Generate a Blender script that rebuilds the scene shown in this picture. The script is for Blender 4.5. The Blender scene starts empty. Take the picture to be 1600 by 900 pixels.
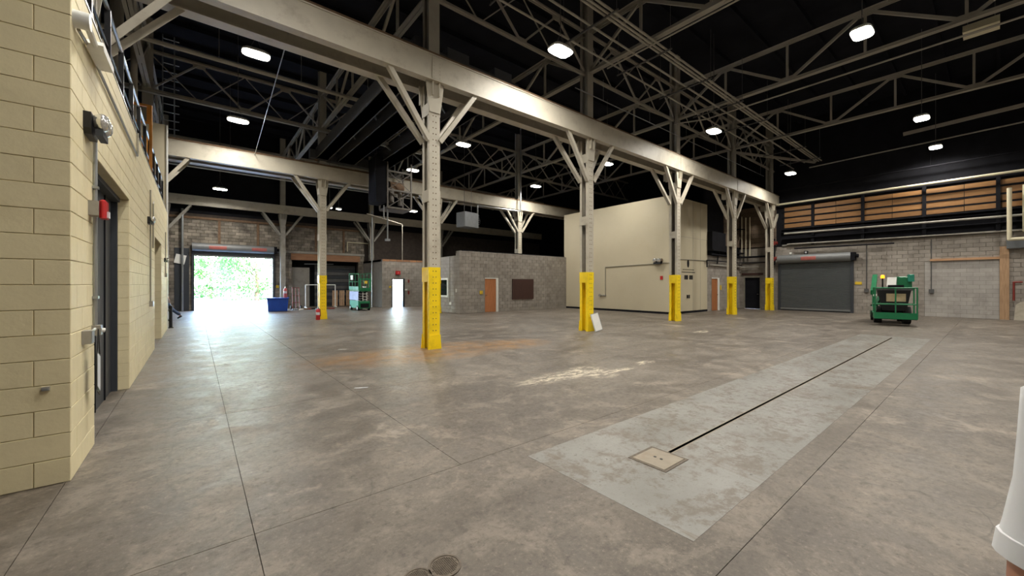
import bpy, bmesh, math, random
from mathutils import Vector, Matrix

random.seed(7)
R = math.radians
SC = bpy.context.scene
COL = SC.collection

# ------------------------------------------------------------------ camera
cam_d = bpy.data.cameras.new('camera')
cam_d.sensor_width = 36.0
cam_d.lens = 611.0 / 1600.0 * 36.0
cam_d.shift_y = -5.0 / 1600.0
cam_d.clip_start = 0.05
cam_d.clip_end = 400
cam = bpy.data.objects.new('camera', cam_d)
COL.objects.link(cam)
cam.location = (0, 0, 1.626)
cam.rotation_euler = (R(90), 0, R(-39))
SC.camera = cam

# ------------------------------------------------------------------ world, sun, exposure
world = bpy.data.worlds.new('sky')
SC.world = world
world.use_nodes = True
wn = world.node_tree
wn.nodes.clear()
sky = wn.nodes.new('ShaderNodeTexSky')
sky.sky_type = 'NISHITA'
sky.sun_disc = False
sky.sun_elevation = R(48)
sky.sun_rotation = R(150)
sky.air_density = 1.2
sky.dust_density = 1.5
bg = wn.nodes.new('ShaderNodeBackground')
bg.inputs['Strength'].default_value = 8.0
wo = wn.nodes.new('ShaderNodeOutputWorld')
wn.links.new(sky.outputs[0], bg.inputs[0])
wn.links.new(bg.outputs[0], wo.inputs[0])

sun_d = bpy.data.lights.new('sun', 'SUN')
sun_d.energy = 24.0
sun_d.angle = R(0.6)
sun_d.color = (1.0, 0.97, 0.93)
sun = bpy.data.objects.new('sun', sun_d)
COL.objects.link(sun)
sun.location = (20, -20, 60)
sun.rotation_euler = Vector((-0.45, 0.9, -1.0)).to_track_quat('-Z', 'Y').to_euler()

SC.view_settings.view_transform = 'Standard'
SC.view_settings.look = 'None'
SC.view_settings.gamma = 1.0
SC.view_settings.use_curve_mapping = False
SC.view_settings.exposure = 0.0
LAMP_W = 200.0

# ------------------------------------------------------------------ materials
def lin(c):
    o = []
    for v in c:
        v /= 255.0
        o.append(v / 12.92 if v <= 0.04045 else ((v + 0.055) / 1.055) ** 2.4)
    return (o[0], o[1], o[2], 1.0)

class NT:
    def __init__(s, name):
        s.m = bpy.data.materials.new(name)
        s.m.use_nodes = True
        s.t = s.m.node_tree
        s.b = s.t.nodes['Principled BSDF']
        g = s.t.nodes.new('ShaderNodeNewGeometry')
        s.geo = g
        s.pos = g.outputs['Position']
    def n(s, t, **k):
        x = s.t.nodes.new(t)
        for a, v in k.items():
            setattr(x, a, v)
        return x
    def l(s, a, b):
        s.t.links.new(a, b)
    def noise(s, scale, detail=4, rough=0.55, vec=None, stretch=None, dist=0.0):
        x = s.n('ShaderNodeTexNoise')
        x.inputs['Scale'].default_value = scale
        x.inputs['Detail'].default_value = detail
        x.inputs['Roughness'].default_value = rough
        x.inputs['Distortion'].default_value = dist
        v = vec or s.pos
        if stretch:
            mp = s.n('ShaderNodeMapping')
            mp.inputs['Scale'].default_value = stretch
            s.l(v, mp.inputs['Vector'])
            v = mp.outputs[0]
        s.l(v, x.inputs['Vector'])
        return x.outputs['Fac']
    def ramp(s, fac, stops):
        x = s.n('ShaderNodeValToRGB')
        e = x.color_ramp.elements
        while len(e) < len(stops):
            e.new(0.5)
        for el, (p, c) in zip(e, stops):
            el.position = p
            el.color = c if len(c) == 4 else (*c, 1)
        s.l(fac, x.inputs[0])
        return x.outputs['Color']
    def maprange(s, fac, a, b, c=0.0, d=1.0):
        x = s.n('ShaderNodeMapRange')
        x.clamp = True
        for i, v in zip(('From Min', 'From Max', 'To Min', 'To Max'), (a, b, c, d)):
            x.inputs[i].default_value = v
        s.l(fac, x.inputs['Value'])
        return x.outputs[0]
    def math(s, op, a, b=None):
        x = s.n('ShaderNodeMath', operation=op)
        for i, v in enumerate((a, b)):
            if v is None:
                continue
            if isinstance(v, (int, float)):
                x.inputs[i].default_value = v
            else:
                s.l(v, x.inputs[i])
        return x.outputs[0]
    def mix(s, fac, a, b, blend='MIX'):
        x = s.n('ShaderNodeMix', data_type='RGBA', blend_type=blend)
        if isinstance(fac, (int, float)):
            x.inputs[0].default_value = fac
        else:
            s.l(fac, x.inputs[0])
        for i, v in ((6, a), (7, b)):
            if isinstance(v, tuple):
                x.inputs[i].default_value = v
            else:
                s.l(v, x.inputs[i])
        return x.outputs[2]
    def xyz(s):
        x = s.n('ShaderNodeSeparateXYZ')
        s.l(s.pos, x.inputs[0])
        return x.outputs
    def bump(s, h, strength, dist=0.01):
        x = s.n('ShaderNodeBump')
        x.inputs['Strength'].default_value = strength
        x.inputs['Distance'].default_value = dist
        s.l(h, x.inputs['Height'])
        s.l(x.outputs[0], s.b.inputs['Normal'])
    def set(s, **k):
        for a, v in k.items():
            i = s.b.inputs[a.replace('_', ' ')]
            if isinstance(v, (int, float, tuple)):
                i.default_value = v
            else:
                s.l(v, i)

def mul(c, f):
    return (min(1, c[0] * f), min(1, c[1] * f), min(1, c[2] * f), 1.0)

def M(name, rgb, rough=0.55, metal=0.0, var=0.12, scale=5.0, bump=0.0, dirt=None, dirt_amt=0.35, island=0.0, spec=None):
    t = NT(name)
    c = lin(rgb)
    f = t.noise(scale, 5)
    col = t.mix(t.maprange(f, 0.3, 0.7), mul(c, 1 - var), mul(c, 1 + var))
    if island:
        v = t.maprange(t.geo.outputs['Random Per Island'], 0, 1, 1 - island, 1 + island)
        cc = t.n('ShaderNodeCombineColor')
        for i in range(3):
            t.l(v, cc.inputs[i])
        col = t.mix(1.0, col, cc.outputs[0], 'MULTIPLY')
    if dirt:
        g = t.noise(scale * 0.37 + 1.1, 8, 0.68)
        col = t.mix(t.maprange(g, 0.52, 0.72, 0, dirt_amt), col, lin(dirt))
    t.set(Base_Color=col, Roughness=rough, Metallic=metal)
    if spec is not None:
        t.set(Specular_IOR_Level=spec)
    if bump:
        t.bump(t.noise(scale * 9, 6, 0.6), bump, 0.006)
    return t.m

def emis(name, rgb, strength):
    t = NT(name)
    t.set(Base_Color=lin(rgb), Emission_Color=lin(rgb), Emission_Strength=strength)
    return t.m

def make_floor():
    t = NT('worn_concrete')
    x, y, z = t.xyz()
    a = t.noise(0.35, 6, 0.6)
    b = t.noise(2.2, 8, 0.7, dist=0.6)
    c = t.noise(11, 8, 0.75)
    d = t.noise(1.1, 7, 0.65, stretch=(0.5, 1.3, 1), dist=1.2)
    base = t.ramp(a, [(0.3, lin((82, 74, 65))), (0.5, lin((102, 94, 84))), (0.7, lin((122, 114, 104)))])
    base = t.mix(t.maprange(b, 0.50, 0.60, 0, 0.6), base, lin((136, 126, 114)))
    base = t.mix(t.maprange(b, 0.44, 0.32, 0, 0.45), base, lin((74, 66, 58)))
    base = t.mix(t.maprange(c, 0.52, 0.68, 0, 0.55), base, lin((66, 59, 52)))
    base = t.mix(t.maprange(d, 0.58, 0.68, 0, 0.4), base, lin((76, 66, 56)))
    sp = t.noise(26, 8, 0.85)
    base = t.mix(t.maprange(sp, 0.54, 0.64, 0, 0.6), base, lin((150, 139, 125)))
    base = t.mix(t.maprange(sp, 0.46, 0.37, 0, 0.65), base, lin((58, 52, 46)))
    e = t.noise(0.8, 10, 0.78, dist=0.4)
    base = t.mix(t.maprange(e, 0.56, 0.64, 0, 0.65), base, lin((160, 147, 132)))
    # oil-brown traffic tint and rusty ring round the nearest column
    def blob(cx, cy, rx, ry):
        u = t.math('DIVIDE', t.math('SUBTRACT', x, cx), rx)
        v = t.math('DIVIDE', t.math('SUBTRACT', y, cy), ry)
        q = t.math('ADD', t.math('MULTIPLY', u, u), t.math('MULTIPLY', v, v))
        return t.maprange(q, 0.25, 1.0, 1, 0)
    nb = t.maprange(t.noise(3, 6, 0.7), 0.38, 0.6, 0.2, 1)
    rust = t.math('MULTIPLY', t.math('MAXIMUM', blob(4.3, 8.7, 3.0, 1.4), blob(6.6, 8.4, 1.6, 0.9)), nb)
    base = t.mix(t.math('MULTIPLY', rust, 0.8), base, lin((146, 106, 56)))
    # chalky scrapes
    sc = t.maprange(t.noise(5, 8, 0.8, stretch=(0.7, 1.8, 1)), 0.48, 0.55)
    wh = t.math('MAXIMUM', t.math('MAXIMUM', blob(5.1, 4.86, 1.2, 0.3), blob(5.75, 4.75, 0.5, 0.55)),
                t.math('MAXIMUM', blob(7.3, 4.6, 0.35, 0.16), blob(13.7, 6.4, 0.6, 0.2)))
    wh = t.math('MAXIMUM', wh, t.math('MAXIMUM', blob(6.3, 4.5, 0.55, 0.12), blob(2.9, 10.3, 0.14, 0.1)))
    base = t.mix(t.math('MULTIPLY', wh, t.math('MULTIPLY', sc, 0.85)), base, lin((214, 202, 178)))
    # fine hair cracks
    vo = t.n('ShaderNodeTexVoronoi', feature='DISTANCE_TO_EDGE')
    vo.inputs['Scale'].default_value = 0.55
    wv = t.n('ShaderNodeVectorMath', operation='ADD')
    nz = t.n('ShaderNodeTexNoise')
    nz.inputs['Scale'].default_value = 2.5
    t.l(t.pos, nz.inputs['Vector'])
    sv = t.n('ShaderNodeVectorMath', operation='SCALE')
    sv.inputs['Scale'].default_value = 0.5
    t.l(nz.outputs['Color'], sv.inputs[0])
    t.l(t.pos, wv.inputs[0]); t.l(sv.outputs[0], wv.inputs[1])
    t.l(wv.outputs[0], vo.inputs['Vector'])
    cr = t.math('MULTIPLY', t.maprange(vo.outputs['Distance'], 0.0, 0.006, 1, 0), t.maprange(a, 0.45, 0.6, 0, 0.5))
    base = t.mix(cr, base, lin((58, 52, 46)))
    # tyre arcs
    w = t.n('ShaderNodeTexWave', wave_type='RINGS')
    w.inputs['Scale'].default_value = 0.21
    w.inputs['Distortion'].default_value = 3.0
    w.inputs['Detail'].default_value = 3
    t.l(t.pos, w.inputs['Vector'])
    base = t.mix(t.maprange(w.outputs['Fac'], 0.9, 1.0, 0, 0.22), base, lin((66, 60, 54)))
    rough = t.maprange(t.math('ADD', t.math('MULTIPLY', b, 0.6), t.math('MULTIPLY', c, 0.4)), 0.38, 0.62, 0.33, 0.62)
    t.set(Base_Color=base, Roughness=rough, Specular_IOR_Level=0.5)
    t.bump(t.math('ADD', t.math('MULTIPLY', b, 0.4), t.math('ADD', t.math('MULTIPLY', c, 0.35), t.math('MULTIPLY', sp, 0.25))), 0.3, 0.014)
    return t.m

def make_strip():
    t = NT('worn_grey_floor_paint')
    b = t.noise(2.2, 8, 0.7, dist=0.6)
    c = t.noise(9, 9, 0.8)
    d = t.noise(1.0, 6, 0.6)
    base = t.ramp(d, [(0.3, lin((122, 120, 114))), (0.7, lin((142, 141, 136)))])
    sp = t.noise(30, 7, 0.8)
    wear = t.maprange(t.math('ADD', t.math('MULTIPLY', b, 0.5), t.math('MULTIPLY', c, 0.5)), 0.49, 0.56, 0, 0.75)
    base = t.mix(wear, base, lin((104, 94, 82)))
    base = t.mix(t.maprange(c, 0.42, 0.32, 0, 0.5), base, lin((98, 92, 84)))
    base = t.mix(t.maprange(sp, 0.58, 0.64, 0, 0.6), base, lin((96, 87, 76)))
    sk = t.noise(1.4, 8, 0.7, stretch=(1.6, 0.25, 1), dist=0.8)
    base = t.mix(t.maprange(sk, 0.60, 0.66, 0, 0.6), base, lin((104, 90, 74)))
    t.set(Base_Color=base, Roughness=t.maprange(c, 0.35, 0.65, 0.25, 0.5))
    t.bump(c, 0.22, 0.008)
    return t.m

MAT = {}
MAT['floor'] = make_floor()
MAT['strip'] = make_strip()
MAT['joint'] = M('dark_joint', (62, 55, 48), 0.9)
MAT['beige'] = M('cream_painted_block', (222, 210, 172), 0.6, var=0.05, scale=3, bump=0.3, dirt=(190, 174, 134), dirt_amt=0.35)
MAT['beige_mortar'] = M('cream_mortar', (200, 186, 146), 0.75, var=0.06)
MAT['greyblock'] = M('grey_block', (150, 143, 134), 0.9, var=0.16, scale=2.2, bump=0.35, dirt=(104, 96, 88), dirt_amt=0.55, island=0.10)
MAT['greyblock_light'] = M('pale_grey_block', (164, 160, 154), 0.9, var=0.10, scale=2.2, bump=0.3, dirt=(122, 114, 106), dirt_amt=0.4, island=0.06)
MAT['mortar'] = M('grey_mortar', (122, 116, 108), 0.95, var=0.12)
MAT['brownblock'] = M('sooty_brown_block', (132, 124, 112), 0.95, var=0.35, scale=1.3, bump=0.4, dirt=(52, 46, 42), dirt_amt=0.85, island=0.3)
MAT['brownmortar'] = M('sooty_mortar', (70, 62, 56), 0.95, var=0.2)
MAT['steel'] = M('pale_grey_painted_steel', (188, 181, 164), 0.5, var=0.07, scale=2.5, dirt=(128, 112, 94), dirt_amt=0.45)
MAT['steel_old'] = M('grey_painted_steel', (150, 146, 136), 0.55, var=0.12, scale=2.5, dirt=(92, 82, 72), dirt_amt=0.5)
MAT['truss'] = M('truss_grey_paint', (160, 155, 143), 0.6, var=0.1, scale=2)
MAT['rust'] = M('rusty_rail', (112, 88, 66), 0.8, var=0.25, scale=8)
MAT['black'] = M('black_paint', (24, 24, 28), 0.85, var=0.25, scale=2, spec=0.15)
MAT['blackgloss'] = M('black_metal', (16, 16, 18), 0.4)
MAT['roof'] = M('black_roof_deck', (30, 31, 36), 0.95, var=0.3, scale=0.8, spec=0.1)
MAT['yellow'] = M('yellow_safety_paint', (248, 214, 18), 0.42, var=0.05, scale=3, dirt=(120, 96, 22), dirt_amt=0.35)
MAT['galv'] = M('galvanised_conduit', (168, 172, 174), 0.32, 0.75, var=0.08)
MAT['conduit'] = M('painted_conduit', (150, 146, 132), 0.5, 0.2)
MAT['darkconduit'] = M('dark_conduit', (92, 92, 92), 0.5, 0.4)
MAT['white'] = M('white_paint', (226, 226, 220), 0.45, var=0.04)
MAT['cream'] = M('cream_drywall', (192, 182, 156), 0.75, var=0.03, scale=0.8, dirt=(186, 172, 138), dirt_amt=0.25)
MAT['creampipe'] = M('cream_pipe_paint', (206, 198, 170), 0.5, var=0.06)
MAT['red'] = M('red_paint', (176, 28, 30), 0.4)
MAT['darkred'] = M('dark_red_valve', (122, 42, 34), 0.5)
MAT['faintred'] = M('faded_red_print', (168, 92, 84), 0.5)
MAT['green'] = M('green_machine_paint', (18, 112, 70), 0.38, var=0.08)
MAT['teal'] = M('teal_lit_machine_green', (40, 140, 116), 0.38, var=0.08)  # scissor lift's door-side green, with the daylight on it put into the colour
MAT['lilac'] = M('pale_blue_sheet', (150, 160, 200), 0.6)
MAT['blue'] = M('blue_plastic', (22, 72, 168), 0.45, var=0.1)
MAT['rubber'] = M('tyre_rubber', (24, 24, 24), 0.85)
MAT['door_wood'] = None
MAT['shutter'] = M('slate_shutter_steel', (98, 102, 104), 0.45, 0.3, var=0.05)
MAT['shutter_hood'] = M('shutter_hood_steel', (118, 120, 120), 0.5, 0.2, var=0.05)
MAT['slate'] = M('slate_blue_door', (50, 54, 60), 0.5, var=0.06)
MAT['brownboard'] = M('dark_brown_board', (62, 36, 30), 0.55, var=0.1)
MAT['glassdark'] = M('dark_glass', (30, 36, 40), 0.08, spec=0.6)
MAT['chrome'] = M('chrome', (215, 215, 215), 0.12, 1.0, var=0.03)
MAT['silver'] = M('silvered_plastic', (222, 222, 220), 0.2, 0.8, var=0.04)
MAT['heater'] = M('dull_sheet_metal', (134, 138, 142), 0.4, 0.5, var=0.08)
MAT['crane'] = M('dark_crane_paint', (58, 58, 60), 0.6, var=0.15)
MAT['cranegrey'] = M('grimy_crane_steel', (98, 93, 86), 0.6, var=0.2, scale=8)
MAT['web_shade_grime'] = M('shaded_grimy_web', (104, 96, 86), 0.7, var=0.2, scale=3, dirt=(70, 60, 50), dirt_amt=0.5)  # recess shade worked into the web's colour, together with brown grime
MAT['card'] = M('white_card', (214, 216, 220), 0.6, var=0.03)
MAT['tan'] = M('tan_label', (186, 168, 132), 0.7)
MAT['orange_wood'] = M('orange_varnished_wood', (206, 134, 44), 0.5, var=0.12)
MAT['pinkred'] = M('pale_red', (196, 96, 96), 0.5)
MAT['tag_yellow'] = M('yellow_tag', (214, 180, 44), 0.6)
MAT['asphalt'] = M('pale_yard_concrete', (188, 191, 196), 0.85, var=0.08, scale=0.6)
MAT['leaf'] = M('sunlit_leaf', (96, 150, 78), 0.6, var=0.35, scale=0.9, island=0.35)
MAT['bark'] = M('bark', (92, 76, 60), 0.9, var=0.2)
MAT['lens'] = emis('lit_lens', (255, 250, 238), 26.0)
MAT['amber'] = emis('amber_beacon_glow', (255, 130, 20), 5.0)
MAT['skin'] = M('skin', (190, 132, 108), 0.5, var=0.06, scale=12)
MAT['shirt'] = M('white_cotton', (226, 226, 228), 0.8, var=0.02, scale=6, bump=0.05)
MAT['jeans'] = M('blue_denim', (70, 86, 116), 0.85, var=0.15, scale=14)
MAT['darkcloth'] = M('brown_jacket_cloth', (82, 62, 58), 0.85, var=0.12)
MAT['hair'] = M('dark_hair', (46, 36, 28), 0.7)
MAT['iron'] = M('cast_iron', (104, 94, 82), 0.5, 0.4, var=0.25, scale=30)
MAT['hatchplate'] = M('worn_hatch_plate', (146, 136, 120), 0.45, 0.1, var=0.1, scale=12, dirt=(132, 108, 82), dirt_amt=0.5)

def wood(name, c1, c2, axis='Z', sc=1.0, rough=0.6):
    t = NT(name)
    st = {'Z': (9, 9, 0.7), 'Y': (9, 0.7, 9), 'X': (0.7, 9, 9)}[axis]
    g = t.noise(2.5 * sc, 6, 0.65, stretch=st, dist=0.5)
    col = t.ramp(g, [(0.3, lin(c1)), (0.7, lin(c2))])
    v = t.maprange(t.n('ShaderNodeObjectInfo').outputs['Random'], 0, 1, 0.8, 1.15)
    cc = t.n('ShaderNodeCombineColor')
    for i in range(3):
        t.l(v, cc.inputs[i])
    t.set(Base_Color=t.mix(1.0, col, cc.outputs[0], 'MULTIPLY'), Roughness=rough)
    return t.m
MAT['door_wood'] = wood('brown_door_veneer', (150, 92, 54), (182, 118, 72))
MAT['lumber'] = wood('raw_lumber', (150, 118, 88), (188, 154, 118))
MAT['lumber_y'] = wood('raw_lumber_beam', (150, 112, 80), (190, 150, 112), 'Y')
MAT['lumber_x'] = wood('raw_lumber_header', (140, 98, 68), (180, 132, 94), 'X')
MAT['ply'] = wood('plywood_sheet', (112, 76, 38), (150, 108, 60), 'Y', 0.7)
MAT['oldboard'] = wood('weathered_board', (96, 82, 68), (132, 114, 96), 'X', 0.7)

# ------------------------------------------------------------------ mesh helpers
class MB:
    def __init__(s):
        s.v = []; s.f = []
    def add(s, vs, fs):
        o = len(s.v)
        s.v += [tuple(p) for p in vs]
        s.f += [tuple(i + o for i in f) for f in fs]
        return s
    def box(s, x0, x1, y0, y1, z0, z1):
        vs = [(x0, y0, z0), (x1, y0, z0), (x1, y1, z0), (x0, y1, z0), (x0, y0, z1), (x1, y0, z1), (x1, y1, z1), (x0, y1, z1)]
        return s.add(vs, [(0, 3, 2, 1), (4, 5, 6, 7), (0, 1, 5, 4), (1, 2, 6, 5), (2, 3, 7, 6), (3, 0, 4, 7)])
    def cbox(s, x0, x1, y0, y1, z0, z1, c):
        """box with chamfered edges along z and top"""
        def ring(i, z):
            return [(x0 + i, y0 + c, z), (x0 + c, y0 + i, z), (x1 - c, y0 + i, z), (x1 - i, y0 + c, z),
                    (x1 - i, y1 - c, z), (x1 - c, y1 - i, z), (x0 + c, y1 - i, z), (x0 + i, y1 - c, z)]
        rs = [ring(0, z0), ring(0, z1 - c * 0.7), ring(c * 0.6, z1)]
        return s.loft(rs)
    def frame(s, p, q, up=(0, 0, 1)):
        p = Vector(p); q = Vector(q)
        d = (q - p).normalized()
        u = Vector(up)
        if abs(d.dot(u)) > 0.97:
            u = Vector((0, 1, 0))
        a = d.cross(u).normalized()
        b = a.cross(d).normalized()
        return p, q, a, b
    def beam(s, p, q, w, h, up=(0, 0, 1), oa=0.0, ob=0.0):
        p, q, a, b = s.frame(p, q, up)
        vs = []
        for e in (p, q):
            for i, j in ((-1, -1), (1, -1), (1, 1), (-1, 1)):
                vs.append(e + a * (oa + i * w / 2) + b * (ob + j * h / 2))
        return s.add(vs, [(0, 1, 2, 3), (7, 6, 5, 4), (0, 4, 5, 1), (1, 5, 6, 2), (2, 6, 7, 3), (3, 7, 4, 0)])
    def angle(s, p, q, w, t=0.015, up=(0, 0, 1), flip=1):
        s.beam(p, q, w, t, up, 0, w / 2)
        s.beam(p, q, t, w, up, flip * (w / 2 - t / 2), 0)
        return s
    def tube(s, p, q, r, n=8, r2=None):
        p, q, a, b = s.frame(p, q)
        r2 = r if r2 is None else r2
        vs = []
        for e, rr in ((p, r), (q, r2)):
            for k in range(n):
                t = 2 * math.pi * k / n
                vs.append(e + a * math.cos(t) * rr + b * math.sin(t) * rr)
        fs = [(k, (k + 1) % n, n + (k + 1) % n, n + k) for k in range(n)]
        fs += [tuple(range(n - 1, -1, -1)), tuple(range(n, 2 * n))]
        return s.add(vs, fs)
    def path(s, pts, r, n=8):
        for a, b in zip(pts, pts[1:]):
            s.tube(a, b, r, n)
        for a in pts[1:-1]:
            s.ball(a, r * 1.02, n)
        return s
    def ball(s, c, r, n=8, sz=1.0):
        m = max(3, n // 2)
        rings = []
        for i in range(1, m):
            t = math.pi * i / m
            rings.append([(c[0] + r * math.sin(t) * math.cos(2 * math.pi * k / n), c[1] + r * math.sin(t) * math.sin(2 * math.pi * k / n), c[2] - r * sz * math.cos(t)) for k in range(n)])
        return s.loft(rings)
    def loft(s, rings, cap=True):
        n = len(rings[0])
        vs = [p for r in rings for p in r]
        fs = []
        for i in range(len(rings) - 1):
            for k in range(n):
                fs.append((i * n + k, i * n + (k + 1) % n, (i + 1) * n + (k + 1) % n, (i + 1) * n + k))
        if cap:
            fs.append(tuple(range(n - 1, -1, -1)))
            fs.append(tuple((len(rings) - 1) * n + k for k in range(n)))
        return s.add(vs, fs)
    def lathe(s, c, prof, n=16):
        return s.loft([[(c[0] + r * math.cos(2 * math.pi * k / n), c[1] + r * math.sin(2 * math.pi * k / n), c[2] + z) for k in range(n)] for r, z in prof])
    def prism(s, poly, axis, a0, a1):
        def P(u, v, w):
            return {'X': (w, u, v), 'Y': (u, w, v), 'Z': (u, v, w)}[axis]
        n = len(poly)
        vs = [P(u, v, a0) for u, v in poly] + [P(u, v, a1) for u, v in poly]
        fs = [(k, (k + 1) % n, n + (k + 1) % n, n + k) for k in range(n)] + [tuple(range(n - 1, -1, -1)), tuple(range(n, 2 * n))]
        return s.add(vs, fs)
    def mesh(s, name, mat):
        me = bpy.data.meshes.new(name)
        me.from_pydata(s.v, [], s.f)
        bm = bmesh.new(); bm.from_mesh(me)
        bmesh.ops.recalc_face_normals(bm, faces=bm.faces)
        bm.to_mesh(me); bm.free()
        if mat:
            me.materials.append(MAT[mat] if isinstance(mat, str) else mat)
        return me
    def build(s, name, mat, parent=None, smooth=False, kind=None, label=None, loc=None, rz=0):
        me = s.mesh(name, mat)
        if smooth:
            for p in me.polygons:
                p.use_smooth = True
            try:
                me.set_sharp_from_angle(angle=R(40))
            except Exception:
                pass
        o = bpy.data.objects.new(name, me)
        COL.objects.link(o)
        if parent:
            o.parent = parent
        if loc:
            o.location = loc
        if rz:
            o.rotation_euler = (0, 0, rz)
        if kind:
            o['kind'] = kind
        if label:
            o['label'] = label
        return o

def thing(name, label, cat, loc=(0, 0, 0), rz=0.0, group=None):
    o = bpy.data.objects.new(name, None)
    o.empty_display_size = 0.2
    COL.objects.link(o)
    o.location = loc
    o.rotation_euler = (0, 0, rz)
    o['label'] = label
    o['category'] = cat
    if group:
        o['group'] = group
    return o

def tag(o, label, cat, group=None):
    o['label'] = label
    o['category'] = cat
    if group:
        o['group'] = group
    return o

def struct(o, label=None):
    o['kind'] = 'structure'
    if label:
        o['label'] = label
    return o

def copy_tree(o, parent=None):
    c = o.copy()
    COL.objects.link(c)
    c.parent = parent
    for ch in o.children:
        copy_tree(ch, c)
    return c

def pieces(u0, u1, v0, v1, holes):
    """rectangles covering [u0,u1]x[v0,v1] minus holes"""
    us = sorted({u0, u1, *[min(max(h[i], u0), u1) for h in holes for i in (0, 1)]})
    vs = sorted({v0, v1, *[min(max(h[i], v0), v1) for h in holes for i in (2, 3)]})
    out = []
    for a, b in zip(us, us[1:]):
        run = None
        for c, d in zip(vs, vs[1:]):
            mu, mv = (a + b) / 2, (c + d) / 2
            if any(h[0] < mu < h[1] and h[2] < mv < h[3] for h in holes):
                run = None
                continue
            if run is not None:
                run[3] = d
            else:
                run = [a, b, c, d]
                out.append(run)
    return out

def wallbox(mb, plane, at, thick, u0, u1, v0, v1, holes=()):
    """plane 'X': wall at x in [at,at+thick], u=y ; plane 'Y': wall at y in [at,at+thick], u=x"""
    lo, hi = min(at, at + thick), max(at, at + thick)
    for a, b, c, d in pieces(u0, u1, v0, v1, holes):
        if plane == 'X':
            mb.box(lo, hi, a, b, c, d)
        else:
            mb.box(a, b, lo, hi, c, d)
    return mb

BL, BH = 0.4064, 0.2032
def block_rects(u0, u1, z0, z1, holes=(), off=0.0):
    out = []
    k = 0
    z = z0
    while z < z1 - 0.02:
        zt = min(z + BH, z1)
        u = u0 - (BL / 2 if k % 2 else 0) - off
        while u < u1 - 0.01:
            a, b = max(u, u0), min(u + BL, u1)
            if b - a > 0.03:
                for p in pieces(a, b, z, zt, [h for h in holes if h[0] < b and h[1] > a and h[2] < zt and h[3] > z]):
                    if p[1] - p[0] > 0.03 and p[3] - p[2] > 0.03:
                        out.append(tuple(p))
            u += BL
        z += BH
        k += 1
    return out

def block_geo(w, h, g=0.005, c=0.005, depth=0.03):
    """block front in local x (0..w), z (0..h), facing -y"""
    a0, a1, c0, c1 = g, w - g, g, h - g
    vs = [(a0 + c, 0, c0 + c), (a1 - c, 0, c0 + c), (a1 - c, 0, c1 - c), (a0 + c, 0, c1 - c),
          (a0, c, c0), (a1, c, c0), (a1, c, c1), (a0, c, c1),
          (a0, depth, c0), (a1, depth, c0), (a1, depth, c1), (a0, depth, c1)]
    fs = [(0, 1, 2, 3)]
    for i in range(4):
        j = (i + 1) % 4
        fs.append((4 + i, 4 + j, j, i))
        fs.append((8 + i, 8 + j, 4 + j, 4 + i))
    return vs, fs

def blocks_joined(mb, rects, to_world, g=0.005, c=0.004):
    for a, b, z0, z1 in rects:
        vs, fs = block_geo(b - a, z1 - z0, g, c, 0.025)
        mb.add([to_world(a + x, y, z0 + z) for x, y, z in vs], fs)
    return mb

# ------------------------------------------------------------------ the setting: floor
XW0, XW1, YW0, YW1, ZR = -9.0, 29.4, -4.0, 31.5, 11.9
SLOT = (3.55, 16.6, 1.969, 2.001)
m = MB().box(XW0 - 0.3, XW1 + 0.3, YW0 - 0.3, YW1 + 0.3, -0.6, -0.45)
for a, b, c, d in pieces(XW0 - 0.3, XW1 + 0.3, YW0 - 0.3, YW1 + 0.3, [SLOT]):
    m.box(a, b, c, d, -0.45, -0.008)
floor = m.build('floor', 'joint')
struct(floor, 'worn stained concrete floor slab with joints')
SLOT = (3.55, 16.6, 1.969, 2.001)
xj = [XW0, -6.5, -3.8, -0.83, 0.30, 1.87, 7.97, 14.07, 20.17, 26.2, XW1]
yj = [YW0, -1.6, 0.98, 3.04, 6.1, 9.9, 13.5, 17.9, 22.3, 26.7, YW1]
JG = 0.0025
for j in range(len(yj) - 1):
    xs_ = xj if yj[j + 1] > 3.1 else [x for x in xj if x not in (1.87, 7.97)]
    for i in range(len(xs_) - 1):
        x0, x1, y0, y1 = xs_[i] + JG, xs_[i + 1] - JG, yj[j] + JG, yj[j + 1] - JG
        m = MB()
        hs = [SLOT] if (SLOT[0] < x1 and SLOT[1] > x0 and SLOT[2] < y1 and SLOT[3] > y0) else []
        for a, b, c, d in pieces(x0, x1, y0, y1, hs):
            m.box(a, b, c, d, -0.02, 0.0)
        m.build('concrete_slab', 'floor', floor)
# painted strip, slot trim and hatch
m = MB()
for a, b, c, d in pieces(2.45, 17.04, 1.2, 2.79, [SLOT, (3.16, 3.56, 1.79, 2.17)]):
    m.box(a, b, c, d, -0.01, 0.0015)
m.build('painted_strip', 'strip', floor, label='long rectangle of worn pale grey floor paint')
m = MB()
m.box(SLOT[0], SLOT[1], SLOT[3], SLOT[3] + 0.012, -0.05, 0.003).box(SLOT[0], SLOT[1], SLOT[2] - 0.012, SLOT[2], -0.05, 0.003)
m.build('slot_edging', 'hatchplate', floor)
hatch = thing('floor_hatch', 'square metal hatch plate at the near end of the painted floor strip', 'hatch', (3.36, 1.98, 0))
m = MB()
for a, b, c, d in pieces(-0.2, 0.2, -0.19, 0.19, [(-0.175, 0.175, -0.165, 0.165)]):
    m.box(a, b, c, d, 0.0, 0.006)
m.build('hatch_frame', 'iron', hatch)
MB().cbox(-0.172, 0.172, -0.162, 0.162, 0, 0.009, 0.004).build('hatch_plate', 'hatchplate', hatch)
for dy in (-0.032, 0.032):
    MB().lathe((0.0, dy, 0.0085), [(0.014, 0), (0.014, 0.002), (0.006, 0.0022)], 10).build('lifting_hole', 'blackgloss', hatch)

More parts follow.
